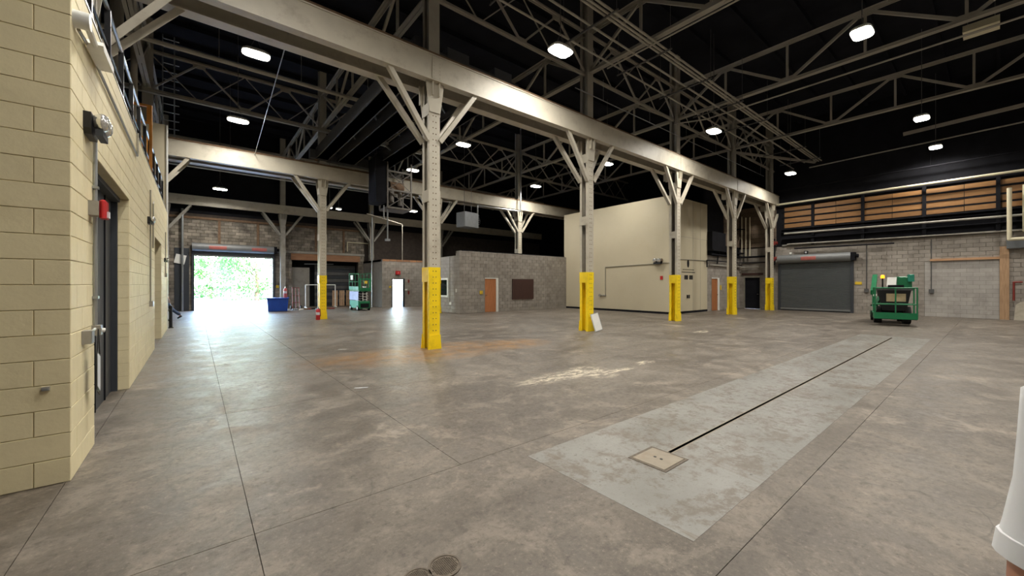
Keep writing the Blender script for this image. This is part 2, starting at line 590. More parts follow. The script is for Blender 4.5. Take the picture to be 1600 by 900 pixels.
def manhole(x, y, r, label):
    t = thing('floor_drain_cover', label, 'drain cover', (x, y, 0))
    m = MB()
    n = 28
    rings = []
    for rr, z in ((r, 0.0), (r, 0.006), (r * 0.88, 0.006), (r * 0.86, 0.002)):
        rings.append([(rr * math.cos(2 * math.pi * k / n), rr * math.sin(2 * math.pi * k / n), z) for k in range(n)])
    m.loft(rings, cap=False)
    m.build('rim', 'iron', t)
    MB().lathe((0, 0, 0), [(r * 0.86, 0.0), (r * 0.86, 0.003), (r * 0.2, 0.003)], 28).build('cover', 'iron', t)
    m = MB()
    s = r / 9
    for i in range(-8, 9):
        for j in range(-8, 9):
            px, py = i * s, j * s
            if px * px + py * py < (r * 0.78) ** 2:
                m.box(px - s * 0.3, px + s * 0.3, py - s * 0.3, py + s * 0.3, 0.003, 0.006)
    m.build('tread_studs', 'iron', t, kind='stuff')
manhole(1.12, 2.0, 0.095, 'round studded iron drain cover fully in view at the bottom edge')
manhole(0.955, 2.01, 0.08, 'round iron drain cover cut off by the bottom edge, left of its neighbour')

# twin rail stubs let into the floor near the open door
rs = thing('rail_stub', 'short pair of shiny rails set in the floor before the big open door', 'rail', (0.73, 17.6, 0))
for dx in (-0.035, 0.035):
    MB().box(dx - 0.012, dx + 0.012, -0.9, 0.9, 0, 0.012).build('rail', 'chrome', rs)

# ------------------------------------------------------------------ roof
ceil = struct(MB().box(XW0 - 0.3, XW1 + 0.3, YW0 - 0.3, YW1 + 0.3, ZR, ZR + 0.25).build('ceiling', 'roof'), 'black roof deck')
for k in range(23):
    y = -3.2 + k * 1.55
    MB().box(XW0, XW1, y - 0.06, y + 0.06, ZR - 0.2, ZR).build('purlin', 'roof', ceil)

# ------------------------------------------------------------------ left block building (cream)
HOLE1 = (5.78, 8.52, 0.0, 2.95)
HOLE2 = (13.4, 15.88, 0.0, 2.85)
LX, LY0, LY1, LZ = -0.8, 4.82, 19.0, BH * 21
core = MB()
wallbox(core, 'X', LX - 0.01, -0.19, LY0 + 0.01, LY1, 0, LZ, [HOLE1, HOLE2])
core.box(-4.0, LX - 0.2, LY0 + 0.01, LY0 + 0.2, 0, LZ)
for h in (HOLE1, HOLE2):
    pass
wl = struct(core.build('wall_left', 'beige_mortar'), 'cream painted concrete block wall on the left')
rects = []
for a, b, z0, z1 in block_rects(LY0, LY1, 0, LZ, [HOLE1, HOLE2]):
    rects.append(('L', a, b, z0, z1, a))
for a, b, z0, z1 in block_rects(0.0, 3.2, 0, LZ, off=BL / 2):
    rects.append(('F', a, b, z0, z1, 4.9 + a * 6))
rects.sort(key=lambda r: r[5])
cache = {}
far = MB()
for i, (w, a, b, z0, z1, key) in enumerate(rects):
    if i < 300:
        kk = (round(b - a, 3), round(z1 - z0, 3))
        if kk not in cache:
            q = MB(); q.add(*block_geo(b - a, z1 - z0, 0.0028, 0.0032, 0.03))
            cache[kk] = q.mesh('block', 'beige')
        o = bpy.data.objects.new('block', cache[kk])
        COL.objects.link(o)
        o.parent = wl
        if w == 'L':      # front faces +x
            o.location = (LX + random.uniform(-0.0012, 0.0012), a, z0)
            o.rotation_euler = (0, 0, R(90))
        else:             # front faces -y, u runs to -x
            o.location = (LX - b, LY0 + random.uniform(-0.0012, 0.0012), z0)
    else:
        vs, fs = block_geo(b - a, z1 - z0, 0.0028, 0.0032, 0.03)
        if w == 'L':
            far.add([(LX - y, a + x, z0 + z) for x, y, z in vs], fs)
        else:
            far.add([(LX - b + x, LY0 + y, z0 + z) for x, y, z in vs], fs)
far.build('far_blocks', 'beige', wl, kind='stuff')
# return faces of the two openings, coursed like the wall
for h in (HOLE1, HOLE2):
    q = MB()
    k = 0
    z = 0
    while z < h[3] - 0.05:
        zt = min(z + BH, h[3])
        q.box(LX - 0.2, LX - 0.006, h[1] - 0.004, h[1] + 0.02, z + 0.004, zt - 0.004)
        q.box(LX - 0.2, LX - 0.006, h[0] - 0.02, h[0] + 0.004, z + 0.004, zt - 0.004)
        z += BH
    q.build('jamb_blocks', 'beige', wl)
# recessed steel door in each opening
d1 = MB()
d1.box(LX - 0.26, LX - 0.20, HOLE1[0], HOLE1[1], 0, HOLE1[3])
door1 = struct(d1.build('door_1', 'slate'), 'dark slate steel door recessed in the cream block wall')
m = MB()
m.box(LX - 0.2, LX - 0.13, HOLE1[0], HOLE1[0] + 0.06, 0, 2.95).box(LX - 0.2, LX - 0.13, HOLE1[1] - 0.06, HOLE1[1], 0, 2.95).box(LX - 0.2, LX - 0.1, HOLE1[0] + 0.06, HOLE1[1] - 0.06, 2.89, 2.95)
m.build('door_frame', 'slate', door1)
for yy in (6.5, 7.2, 7.9):
    MB().box(LX - 0.2, LX - 0.185, yy - 0.012, yy + 0.012, 0, 2.89).build('door_seam', 'black', door1)
d2 = MB()
d2.box(LX - 0.26, LX - 0.20, HOLE2[0], HOLE2[1], 0, HOLE2[3])
door2 = struct(d2.build('door_2', 'slate'), 'second recessed door far along the cream wall')
m = MB().box(LX - 0.2, LX - 0.15, HOLE2[0], HOLE2[1], 2.79, 2.85)
m.build('door_frame', 'slate', door2)

# mezzanine on top of the block rooms
mez = struct(MB().box(-8.5, LX - 0.02, LY0 + 0.02, LY1, LZ - 0.14, LZ - 0.02).build('floor_mezzanine', 'steel_old'), 'mezzanine deck on the cream block rooms')
MB().box(LX - 0.12, LX + 0.008, LY0, LY1, LZ, LZ + 0.02).build('coping', 'galv', mez)
rail = thing('mezzanine_railing', 'dark metal railing with a bright handrail on top of the cream wall', 'railing', (LX - 0.12, LY0, LZ))
for k in range(12):
    y = 0.25 + k * 1.24
    MB().box(-0.03, 0.03, y - 0.03, y + 0.03, 0, 1.07).build('post', 'blackgloss', rail)
MB().tube((0, 0.2, 1.08), (0, 14.1, 1.08), 0.024, 8).build('handrail', 'galv', rail)
MB().tube((0, 0.2, 0.56), (0, 14.1, 0.56), 0.016, 8).build('mid_rail', 'blackgloss', rail)
MB().box(-0.008, 0.008, 0.2, 14.1, 0.02, 0.13).build('toe_board', 'blackgloss', rail)

# partition at the far end of the mezzanine
pt = struct(MB().box(-8.5, LX - 0.01, LY1, LY1 + 0.15, 0, 7.45).build('wall_mezzanine_end', 'cream'), 'tall cream partition at the far end of the mezzanine')
MB().box(LX - 0.02, LX + 0.02, LY1 - 0.02, LY1 + 0.16, 0, 7.45).build('corner_bead', 'white', pt)

# ------------------------------------------------------------------ outer walls
# far wall (Y=31.5): lower sooty blocks, black above
FY = YW1
FD = (-0.08, 4.18, 0.0, 3.5)      # open roller door
FB = (5.35, 9.95, 0.0, 3.4)       # dark bay
FV = (11.9, 14.6, 0.0, 2.6)       # vestibule exit
m = MB()
wallbox(m, 'Y', FY + 0.03, 0.4, XW0, XW1 + 0.4, 0, 6.1, [FD, FB, FV])
wf = struct(m.build('wall_far', 'brownmortar'), 'sooty brown block wall at the far end')
m = MB()
rc = block_rects(-2.0, 10.4, 0, 5.75, [FD, FB])
blocks_joined(m, rc, lambda u, y, z: (u, FY + y, z), 0.006, 0.006)
m.build('sooty_blocks', 'brownblock', wf, kind='stuff')
MB().box(XW0, XW1 + 0.4, FY, FY + 0.43, 6.1, ZR).build('upper_wall', 'black', wf)
m = MB()
MB().box(-1.6, 10.4, FY - 0.06, FY + 0.02, 5.76, 5.9).build('wall_girt', 'rust', wf)
for xx in (1.2, 3.3, 6.9, 8.85):
    MB().box(xx - 0.07, xx + 0.07, FY - 0.05, FY + 0.02, 4.05, 5.76).build('wall_post', 'rust', wf)
MB().box(4.3, 10.4, FY - 0.1, FY + 0.02, 3.88, 4.05).build('ledge', 'steel_old', wf)
MB().box(-1.0, -0.3, FY - 0.03, FY + 0.01, 0, 3.9).build('grey_panel', 'slate', wf)

# right wall (X=29.4)
RX = XW1
RD = (5.2, 8.72, 0.0, 2.98)
RB = (9.86, 10.9, 0.0, 2.17)
RI = (-0.14, 2.3, 0.0, 2.84)
m = MB()
wallbox(m, 'X', RX + 0.03, 0.4, YW0, YW1 + 0.4, 0, 4.1, [RB])
wr = struct(m.build('wall_right', 'mortar'), 'grey concrete block wall on the right')
m = MB()
rc = block_rects(YW0, 11.2, 0, BH * 20, [RD, RB, RI])
blocks_joined(m, rc, lambda u, y, z: (RX + y, YW0 + 11.2 - u, z) if False else (RX + y, u, z))
m.build('grey_blocks', 'greyblock', wr, kind='stuff')
m = MB()
blocks_joined(m, block_rects(RI[0], RI[1], 0, RI[3]), lambda u, y, z: (RX + 0.025 + y * 0.2, u, z), 0.004, 0.003)
m.build('infill_blocks', 'greyblock_light', wr, kind='stuff', label='paler block infill of a closed-up doorway')
MB().box(RX, RX + 0.4, YW0, YW1 + 0.4, 4.1, ZR).build('upper_wall', 'black', wr)
MB().box(RX - 0.08, RX, -0.14, 2.1, 2.84, 2.95).build('lintel_board', 'lumber_y', wr)
MB().box(RX - 0.07, RX, -0.42, -0.14, 0, 3.42).build('jamb_board', 'lumber', wr)
# plywood cladding band with dark steel posts
rows = [(5.25, 5.49), (5.58, 5.85), (5.95, 6.23), (6.33, 6.56)]
cuts = [-3.9, -1.5, -0.2, 0.95, 2.25, 3.5, 4.65, 5.9, 7.0, 8.5]
for r0, r1 in rows:
    for a, b in zip(cuts, cuts[1:]):
        dx = random.uniform(0.0, 0.02)
        MB().box(RX - 0.05 - dx, RX, a + 0.01, b - 0.01, r0, r1).build('plywood_board', 'ply', wr)
for y in (7.0, 4.7, 2.3, -0.1, -2.4):
    MB().box(RX - 0.16, RX, y - 0.07, y + 0.07, 4.1, 6.75).build('wall_post', 'black', wr)
for z, d, mt in ((5.15, 0.3, 'black'), (4.98, 0.22, 'black'), (4.55, 0.25, 'black'), (4.15, 0.12, 'steel_old'), (6.72, 0.1, 'black'), (5.89, 0.09, 'black'), (5.52, 0.07, 'black'), (6.28, 0.07, 'black')):
    MB().box(RX - d, RX, -3.9, 8.6, z - 0.03, z + 0.03).build('wall_girt', mt, wr)
# near wall behind the camera and west wall
wn_ = MB()
wallbox(wn_, 'Y', YW0, -0.3, XW0 - 0.3, XW1 + 0.4, 0, ZR)
struct(wn_.build('wall_near', 'greyblock'), 'grey block wall behind the viewpoint')
struct(MB().box(XW0 - 0.3, XW0, YW0, YW1 + 0.4, 0, ZR).build('wall_west', 'black'), 'dark outer wall beyond the cream rooms')

# back right wall section beside the cream booth (Y=11.15)
BY = 11.15
BD = (25.05, 26.15, 0.0, 2.07)
m = MB()
wallbox(m, 'Y', BY + 0.03, 0.2, 24.5, RX, 0, 3.45, [BD])
wb = struct(m.build('wall_back', 'mortar'), 'grey block wall between the cream booth and the right wall')
m = MB()
blocks_joined(m, block_rects(24.5, RX, 0, 3.45, [BD]), lambda u, y, z: (u, BY + y, z))
m.build('grey_blocks', 'greyblock', wb, kind='stuff')
MB().box(24.5, RX, BY + 0.05, BY + 0.23, 3.45, ZR).build('upper_wall', 'black', wb)
z = 4.2
while z < 6.6:
    MB().box(26.9, RX - 0.02, BY - 0.01, BY + 0.05, z, z + 0.28).build('weathered_board', 'oldboard', wb)
    z += 0.3

z = 4.15
while z < 6.6:
    MB().box(RX - 0.06, RX, 8.95, 11.1, z, z + 0.28).build('weathered_board', 'oldboard', wr)
    z += 0.3

# cream booth
bx0, bx1, by0, by1, bz = 20.3, 24.5, BY, 19.2, 6.55
m = MB()
m.box(bx0, bx1, by0, by1, 0, bz)
booth = struct(m.build('wall_booth', 'cream'), 'tall cream drywall booth with flat sides')
MB().box(bx0 - 0.015, bx1, by0 - 0.015, by0, 0, 0.12).build('baseboard', 'black', booth)
MB().box(bx0 - 0.015, bx0, by0 - 0.015, by1, 0, 0.12).build('baseboard', 'black', booth)
for x in (22.7, 23.6):
    MB().box(x - 0.008, x + 0.008, by0 - 0.006, by0, 0.12, bz).build('panel_seam', 'steel_old', booth)
MB().box(bx0, bx1, by0 - 0.006, by0, 4.35, 4.365).build('panel_seam', 'steel_old', booth)
# painted marks on the booth's right face
def flat_mark(name, x, z, w, h, par=booth, mat='black'):
    MB().box(x - w / 2, x + w / 2, by0 - 0.004, by0, z - h / 2, z + h / 2).build(name, mat, par)
m = MB()
n = 18
m.prism([(22.12 + 0.13 * math.cos(2 * math.pi * k / n), 2.86 + 0.24 * math.sin(2 * math.pi * k / n)) for k in range(n)], 'Y', by0 - 0.004, by0)
m.build('printed_emblem', 'black', booth)
m = MB()
for k in range(11):
    m.box(21.5 + k * 0.122, 21.5 + k * 0.122 + 0.08, by0 - 0.004, by0, 2.47, 2.52)
m.build('printed_line', 'black', booth)
m = MB()
for k in range(13):
    m.box(21.38 + k * 0.122, 21.38 + k * 0.122 + 0.09, by0 - 0.004, by0, 2.32, 2.375)
m.build('printed_line', 'black', booth)
for x0_ in (21.68, 22.25):
    m = MB()
    for k in range(4):
        m.box(x0_ + k * 0.108, x0_ + k * 0.108 + 0.092, by0 - 0.004, by0, 1.93, 2.18)
    m.build('printed_word', 'black', booth)

# block office
OY, OX = 19.0, 11.58
OD = (13.29, 14.3, 0.0, 2.04)
OW = (20.35, 21.6, 0.95, 1.97)
m = MB()
wallbox(m, 'Y', OY + 0.03, 0.17, OX + 0.03, bx0, 0, 3.56, [OD])
wo_ = struct(m.build('wall_office', 'mortar'), 'grey block office wall with a brown door')
m = MB()
blocks_joined(m, block_rects(OX, bx0, 0, 3.56, [OD]), lambda u, y, z: (u, OY + y, z))
m.build('grey_blocks', 'greyblock', wo_, kind='stuff')
m = MB()
wallbox(m, 'X', OX + 0.03, 0.17, OY + 0.2, 23.4, 0, 3.3, [OW])
m.box(OX + 0.03, 20.3, 23.4, 23.57, 0, 3.3)
m.box(OX + 0.03, OX + 0.2, OY + 0.03, OY + 0.45, 3.3, 3.56)
ws_ = struct(m.build('wall_office_side', 'mortar'), 'grey block side wall of the office')
m = MB()
blocks_joined(m, block_rects(OY, 23.57, 0, 3.3, [OW]), lambda u, y, z: (OX + y, u, z))
blocks_joined(m, [(OY, OY + 0.42, 3.3, 3.43), (OY, OY + 0.3, 3.43, 3.56)], lambda u, y, z: (OX + y, u, z))
m.build('grey_blocks', 'greyblock_light', ws_, kind='stuff')
win = struct(MB().box(OX + 0.06, OX + 0.09, OW[0], OW[1], OW[2], OW[3]).build('window_1', 'glassdark'), 'dark office window with a white frame')
m = MB()
for a, b, c, d in pieces(OW[0] - 0.05, OW[1] + 0.05, OW[2] - 0.06, OW[3] + 0.06, [(OW[0] + 0.05, OW[1] - 0.05, OW[2] + 0.05, OW[3] - 0.05)]):
    m.box(OX - 0.025, OX + 0.1, a, b, c, d)
m.build('window_frame', 'white', win)
# vestibule room beyond, with the bright open exit
VY = 27.5
VD = (11.12, 11.98, 0.0, 2.02)
m = MB()
wallbox(m, 'Y', VY + 0.03, 0.17, 10.35, OX + 4.0, 0, 3.45, [VD])
m.box(10.35, 10.52, VY + 0.2, FY, 0, 3.45).box(15.4, 15.58, VY + 0.2, FY, 0, 3.45).box(10.35, 15.58, VY + 0.2, FY, 3.3, 3.45)
wv_ = struct(m.build('wall_vestibule', 'mortar'), 'low grey block room with an open exit door')
m = MB()
blocks_joined(m, block_rects(10.35, 15.5, 0, 3.3, [VD]), lambda u, y, z: (u, VY + y, z))
m.build('grey_blocks', 'greyblock', wv_, kind='stuff')
for k in range(6):
    MB().box(10.4 + k * 0.52, 10.88 + k * 0.52, VY, VY + 0.12, 3.32 + 0.02 * (k % 2), 3.46).build('top_brick', 'lumber_x', wv_)
dr = MB()
for a, b, c, d in pieces(VD[0] - 0.07, VD[1] + 0.07, 0, VD[3] + 0.07, [(VD[0], VD[1], 0, VD[3])]):
    dr.box(a, b, VY - 0.02, VY + 0.22, c, d)
door3 = struct(dr.build('door_3', 'slate'), 'slate door frame of the bright far exit')
MB().box(VD[0] - 0.04, VD[0] + 0.005, VY + 0.22, VY + 1.05, 0.01, 2.0).build('door_leaf', 'slate', door3)
m = MB()
m.tube((VD[0], FY + 1.2, 1.0), (15, FY + 1.2, 1.0), 0.03).tube((VD[0], FY + 1.2, 0.5), (15, FY + 1.2, 0.5), 0.02)
for k in range(8):
    m.tube((11.2 + k * 0.5, FY + 1.2, 0), (11.2 + k * 0.5, FY + 1.2, 1.0), 0.02)
tag(m.build('yard_handrail', 'galv'), 'pale handrail outside the bright far exit door', 'handrail')

def simple_door(name, x0, x1, y, z1, mat, label, jamb='white', jl=0.06, jr=0.06):
    o = struct(MB().box(x0 + jl, x1 - jr, y + 0.02, y + 0.07, 0.01, z1 - 0.05).build(name, mat), label)
    MB().box(x0, x0 + jl, y - 0.02, y + 0.2, 0, z1).build('jamb', jamb if jl > 0.03 else 'greyblock', o)
    MB().box(x1 - jr, x1, y - 0.02, y + 0.2, 0, z1).build('jamb', jamb, o)
    MB().box(x0 + jl, x1 - jr, y - 0.02, y + 0.2, z1 - 0.05, z1).build('head', jamb, o)
    return o
d = simple_door('door_4', OD[0], OD[1], OY, OD[3], 'door_wood', 'brown wood door in the grey office wall', 'white', 0.02, 0.15)
MB().ball((OD[0] + 0.1, OY - 0.03, 1.0), 0.035, 8).build('door_knob', 'chrome', d)
d = simple_door('door_5', BD[0], BD[1], BY, BD[3], 'door_wood', 'brown wood door beside the cream booth', 'white', 0.02, 0.22)
MB().ball((BD[1] - 0.3, BY - 0.03, 1.0), 0.035, 8).build('door_knob', 'chrome', d)
# black doorway in right wall
o = struct(MB().box(RX + 0.1, RX + 0.15, RB[0] + 0.05, RB[1] - 0.05, 0, RB[3] - 0.05).build('door_6', 'roof'), 'black door in the right wall by the end column')
m = MB()
for a, b, c, e in pieces(RB[0], RB[1], 0, RB[3], [(RB[0] + 0.05, RB[1] - 0.05, 0, RB[3] - 0.05)]):
    m.box(RX - 0.02, RX + 0.2, a, b, c, e)
m.build('door_frame', 'conduit', o)
MB().tube((RX + 0.06, RB[0] + 0.13, 1.0), (RX + 0.06, RB[0] + 0.25, 1.0), 0.015).build('lever_handle', 'chrome', o)
MB().box(RX - 0.05, RX, RB[0] - 0.15, RB[1] + 0.12, 2.28, 2.42).build('lintel', 'brownboard', wr)

# ------------------------------------------------------------------ roller shutters
def shutter(name, label, loc, rz, w, h, open_to, curtain='shutter', marks=()):
    """local: opening along +x (0..w), front face -y"""
    t = thing(name, label, 'roller door', loc, rz)
    for x0, x1 in ((-0.1, 0.03), (w - 0.03, w + 0.1)):
        MB().box(x0, x1, -0.13, 0.0, 0, h + 0.15).build('guide_track', 'slate', t)
    m = MB()
    z0 = open_to
    n = int((h - z0) / 0.075)
    prof = []
    for k in range(n):
        za = z0 + 0.1 + k * (h - z0 - 0.1) / n
        zb = z0 + 0.1 + (k + 1) * (h - z0 - 0.1) / n
        prof += [(za + 0.004, -0.055), ((za + zb) / 2 - 0.012, -0.09), ((za + zb) / 2 + 0.012, -0.09), (zb - 0.004, -0.055)]
    vs, fs = [], []
    for x in (0.03, w - 0.03):
        vs += [(x, y, z) for z, y in prof]
    q = len(prof)
    fs = [(i, q + i, q + i + 1, i + 1) for i in range(q - 1)]
    m.add(vs, fs)
    m.build('slat_curtain', curtain, t, kind='stuff')
    MB().box(0.03, w - 0.03, -0.12, -0.04, z0, z0 + 0.1).build('bottom_bar', 'shutter_hood', t)
    hood = MB()
    n = 16
    cz = h + 0.27
    prof = [(-0.2 + 0.24 * math.cos(a), cz + 0.26 * math.sin(a)) for a in [2 * math.pi * k / n for k in range(n)]]
    hood.prism(prof, 'X', -0.08, w + 0.02)
    ho = hood.build('hood', 'shutter_hood', t, smooth=True)
    for mx, ml in marks:
        mm = MB()
        rg = []
        for a in [R(195 - 6), R(200), R(190 - 22)]:
            pass
        for k in range(4):
            a0, a1 = R(158 + k * 12), R(158 + k * 12 + 11)
            rg = [(-0.2 + 0.246 * math.cos(a0), cz + 0.266 * math.sin(a0)), (-0.2 + 0.246 * math.cos(a1), cz + 0.266 * math.sin(a1)),
                  (-0.2 + 0.235 * math.cos(a1), cz + 0.25 * math.sin(a1)), (-0.2 + 0.235 * math.cos(a0), cz + 0.25 * math.sin(a0))]
            mm.prism(rg, 'X', mx, mx + ml)
        mm.build('warning_label', 'faintred', ho)
    MB().box(w + 0.02, w + 0.2, -0.42, 0.0, h + 0.05, h + 0.5).build('end_bracket', 'black', t)
    MB().tube((w + 0.2, -0.2, h + 0.3), (w + 0.34, -0.2, h + 0.3), 0.1, 10).build('drive_motor', 'black', t)
    return t
sh = shutter('roller_shutter', 'closed slate grey roller shutter in the right block wall', (RX, RD[1], 0), R(-90), RD[1] - RD[0], RD[3], 0.08, marks=[(1.2, 0.75)])
MB().box(0.05, RD[1] - RD[0] - 0.05, -0.11, -0.05, 0.0, 0.08).build('rubber_seal', 'rubber', sh)
shutter('roller_shutter', 'raised roller shutter above the bright open doorway at the far end', (FD[0], FY, 0), 0, FD[1] - FD[0], 3.72, 3.42, marks=[(0.75, 0.9), (3.0, 0.85)])
# dark far bay: recessed grey door
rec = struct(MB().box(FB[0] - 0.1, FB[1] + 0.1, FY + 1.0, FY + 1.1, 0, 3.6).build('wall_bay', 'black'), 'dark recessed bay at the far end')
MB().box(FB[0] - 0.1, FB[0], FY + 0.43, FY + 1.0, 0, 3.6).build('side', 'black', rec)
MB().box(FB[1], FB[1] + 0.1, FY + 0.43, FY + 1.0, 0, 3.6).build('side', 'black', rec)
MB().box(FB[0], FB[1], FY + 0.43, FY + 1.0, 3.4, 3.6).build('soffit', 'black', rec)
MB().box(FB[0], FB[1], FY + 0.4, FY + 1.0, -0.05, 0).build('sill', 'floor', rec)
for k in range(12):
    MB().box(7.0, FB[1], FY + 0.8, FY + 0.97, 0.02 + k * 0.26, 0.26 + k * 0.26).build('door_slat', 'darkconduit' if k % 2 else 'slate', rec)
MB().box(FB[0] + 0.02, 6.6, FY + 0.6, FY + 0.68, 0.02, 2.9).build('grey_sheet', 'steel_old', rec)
MB().box(FB[0] - 0.08, FB[1] + 0.1, FY - 0.1, FY + 0.05, 3.4, 3.86).build('header_board', 'lumber_x', rec)
MB().tube((6.2, FY + 0.3, 3.15), (8.2, FY + 0.3, 3.2), 0.03).build('door_bar', 'galv', rec)

# ------------------------------------------------------------------ steel frame
CX0, DX = 4.7, 6.1
AY, BYR, CYR = 9.1, 20.2, 31.05
GA, GB, GC = (6.72, 7.36), (6.6, 7.22), (6.5, 7.08)

def column_tree(name, label, loc, zb, yellow=True, side_near=-1, z_low=0.0, upper=True, steel='steel', far_off=0.44, near_off=-0.21):
    """riveted built-up column; zb = girder underside"""
    t = thing(name, label, 'column', loc, 0)
    yz = 2.07 if yellow else z_low
    def shaft(z0, z1):
        m = MB()
        m.box(-0.15, 0.15, -0.185, -0.165, z0, z1).box(-0.15, 0.15, 0.165, 0.185, z0, z1)
        for sx in (-1, 1):
            for sy in (-1, 1):
                y0, y1 = sorted((sy * 0.165, sy * 0.085))
                x0, x1 = sorted((sx * 0.15, sx * 0.135))
                m.box(x0, x1, y0, y1, z0, z1)
        return m
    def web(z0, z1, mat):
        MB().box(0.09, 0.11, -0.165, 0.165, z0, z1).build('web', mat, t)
    if yz < zb:
        shaft(yz, zb).build('shaft', steel, t)
        web(yz, zb, 'web_shade_grime')
    if yellow:
        b = shaft(0.0, yz).build('painted_base', 'yellow', t)
        web(0.0, yz, 'yellow')
        m = MB()
        for sy in (-1, 1):
            y0, y1 = sorted((sy * 0.185, sy * 0.205))
            m.prism([(-0.185, 0), (0.185, 0), (0.158, 0.36), (-0.158, 0.36)], 'Y', y0, y1)
        m.build('base_gusset', 'yellow', t)
        for sx in (-1, 1):
            x0, x1 = sorted((sx * 0.15, sx * 0.165))
            MB().box(x0, x1, -0.187, 0.187, 1.70, 2.07).build('batten', 'yellow', t)
    for z in ([3.72] if z_low < 3 else []) + [5.9]:
        for sx in (-1, 1):
            x0, x1 = sorted((sx * 0.15, sx * 0.165))
            MB().box(x0, x1, -0.187, 0.187, z, z + 0.3).build('batten', steel, t)
    # rivets
    def rivets(z0, z1, mat):
        m = MB()
        k = 0
        z = z0 + 0.07
        while z < z1:
            for x in (-0.04, 0.04):
                r = 0.013
                m.add([(x - r, -0.185, z - r), (x + r, -0.185, z - r), (x + r, -0.185, z + r), (x - r, -0.185, z + r), (x, -0.199, z)], [(0, 1, 4), (1, 2, 4), (2, 3, 4), (3, 0, 4)])
            z += 0.15
        m.build('rivets', mat, t, kind='stuff')
    rivets(max(yz, z_low), zb - 0.5, 'rust' if steel == 'steel' else steel)
    if yellow:
        rivets(0.4, yz, 'rust')
    # head brackets under the girder
    for sy, yo in ((-1, near_off - 0.02), (1, far_off)):
        m = MB()
        y0, y1 = sorted((sy * 0.19, sy * 0.215))
        m.prism([(-0.15, zb - 0.75), (0.15, zb - 0.75), (0.24, zb - 0.1), (0.24, zb), (-0.24, zb), (-0.24, zb - 0.1)], 'Y', y0, y1)
        m.box(-0.1, -0.08, min(y0, yo - 0.06), max(y1, yo + 0.06), zb - 0.35, zb).box(0.08, 0.1, min(y0, yo - 0.06), max(y1, yo + 0.06), zb - 0.35, zb)
        m.build('head_bracket', steel, t)
    for sx in (-1, 1):
        MB().angle((sx * 0.15, -0.16, zb - 1.46), (sx * 1.2, near_off, zb + 0.02), 0.115, 0.02, (0, -1, 0), -1).build('knee_brace', steel, t)
        MB().angle((sx * 0.15, 0.16, zb - 1.46), (sx * 1.2, far_off, zb + 0.02), 0.115, 0.02, (0, -1, 0), -1).build('knee_brace', steel, t)
    if upper:
        m = MB()
        m.box(-0.15, 0.15, -0.17, -0.15, zb + 0.6, ZR).box(-0.15, 0.15, 0.15, 0.17, zb + 0.6, ZR).box(-0.012, 0.012, -0.15, 0.15, zb + 0.6, ZR)
        m.box(-0.15, -0.135, -0.15, -0.07, zb + 0.6, ZR).box(-0.15, -0.135, 0.07, 0.15, zb + 0.6, ZR)
        m.build('upper_shaft', 'truss', t)
    return t

names = ['nearest yellow-based riveted column, in the middle of the hall', 'second yellow-based column of the near row, white board leaning on it',
         'third yellow-based column of the near row, before the cream booth corner', 'fourth yellow-based column of the near row, right of the cream booth',
         'last yellow-based column of the near row, against the right wall']
for k in range(5):
    x = CX0 + k * DX - (0.35 if k == 4 else 0) - 0.03 * k
    column_tree('steel_column', names[k], (x, AY, 0), GA[0])
column_tree('steel_column', 'column rising behind the mezzanine railing, only its pale braces showing', (CX0 - DX, AY, LZ), GA[0] - LZ, yellow=False, z_low=0.0)
column_tree('steel_column', 'yellow-based column with a red extinguisher at its foot', (CX0, BYR, 0), GB[0])
column_tree('steel_column', 'column of the middle row hidden behind the nearest column', (CX0 + DX, BYR, 0), GB[0])
column_tree('steel_column', 'pale column rising behind the grey office wall', (CX0 + 2 * DX, BYR, 0), GB[0], yellow=False)
column_tree('steel_column', 'middle row column beside the cream partition edge', (CX0 - DX, BYR, 0), GB[0], yellow=False)
for k, nm in ((-1, 'pale far column at the left of the open doorway'), (0, 'pale far column between the open doorway and the dark bay'),
              (1, 'pale far column right of the green scissor lift'), (2, 'far row column above the low block rooms')):
    column_tree('steel_column', nm, (CX0 + k * DX, CYR, 0), GC[0], yellow=False, steel='steel_old', upper=True)

def girder(label, y, zz, x0, x1, twin=True, rail=True, steel='steel'):
    t = thing('crane_girder', label, 'girder', (x0, y, zz[0]))
    L = x1 - x0
    h = zz[1] - zz[0]
    def ibeam(yc, w):
        m = MB()
        m.box(0, L, yc - 0.012, yc + 0.012, 0.03, h - 0.03).box(0, L, yc - w / 2, yc + w / 2, 0, 0.03).box(0, L, yc - w / 2, yc + w / 2, h - 0.03, h)
        return m
    m = MB()
    m.box(0, L, -0.31, -0.285, 0.03, h - 0.03).box(0, L, -0.33, -0.12, 0, 0.03).box(0, L, -0.33, -0.12, h - 0.03, h)
    m.build('near_beam', steel, t)
    if twin:
        ibeam(0.46, 0.28).build('far_beam', steel, t)
        MB().box(0, L, -0.285, 0.45, h - 0.05, h - 0.03).build('deck_plate', 'steel_old', t)
    x = 0.9
    while x < L:
        if twin:
            MB().box(x - 0.01, x + 0.01, -0.285, 0.45, h * 0.45, h - 0.05).build('diaphragm', 'steel_old', t)
        x += 3.05
    if rail:
        m = MB().box(0, L, -0.29, -0.17, h, h + 0.02).box(0, L, -0.25, -0.21, h + 0.02, h + 0.1)
        m.build('crane_rail', 'rust', t)
        m = MB()
        x = 0.3
        while x < L:
            m.box(x - 0.03, x + 0.03, -0.3, -0.16, h + 0.02, h + 0.045)
            x += 0.61
        m.build('rail_clips', 'rust', t, kind='stuff')
    return t
ga = girder('big twin-beam crane girder crossing the picture over the near column row', AY, GA, -8.5, RX - 0.02)
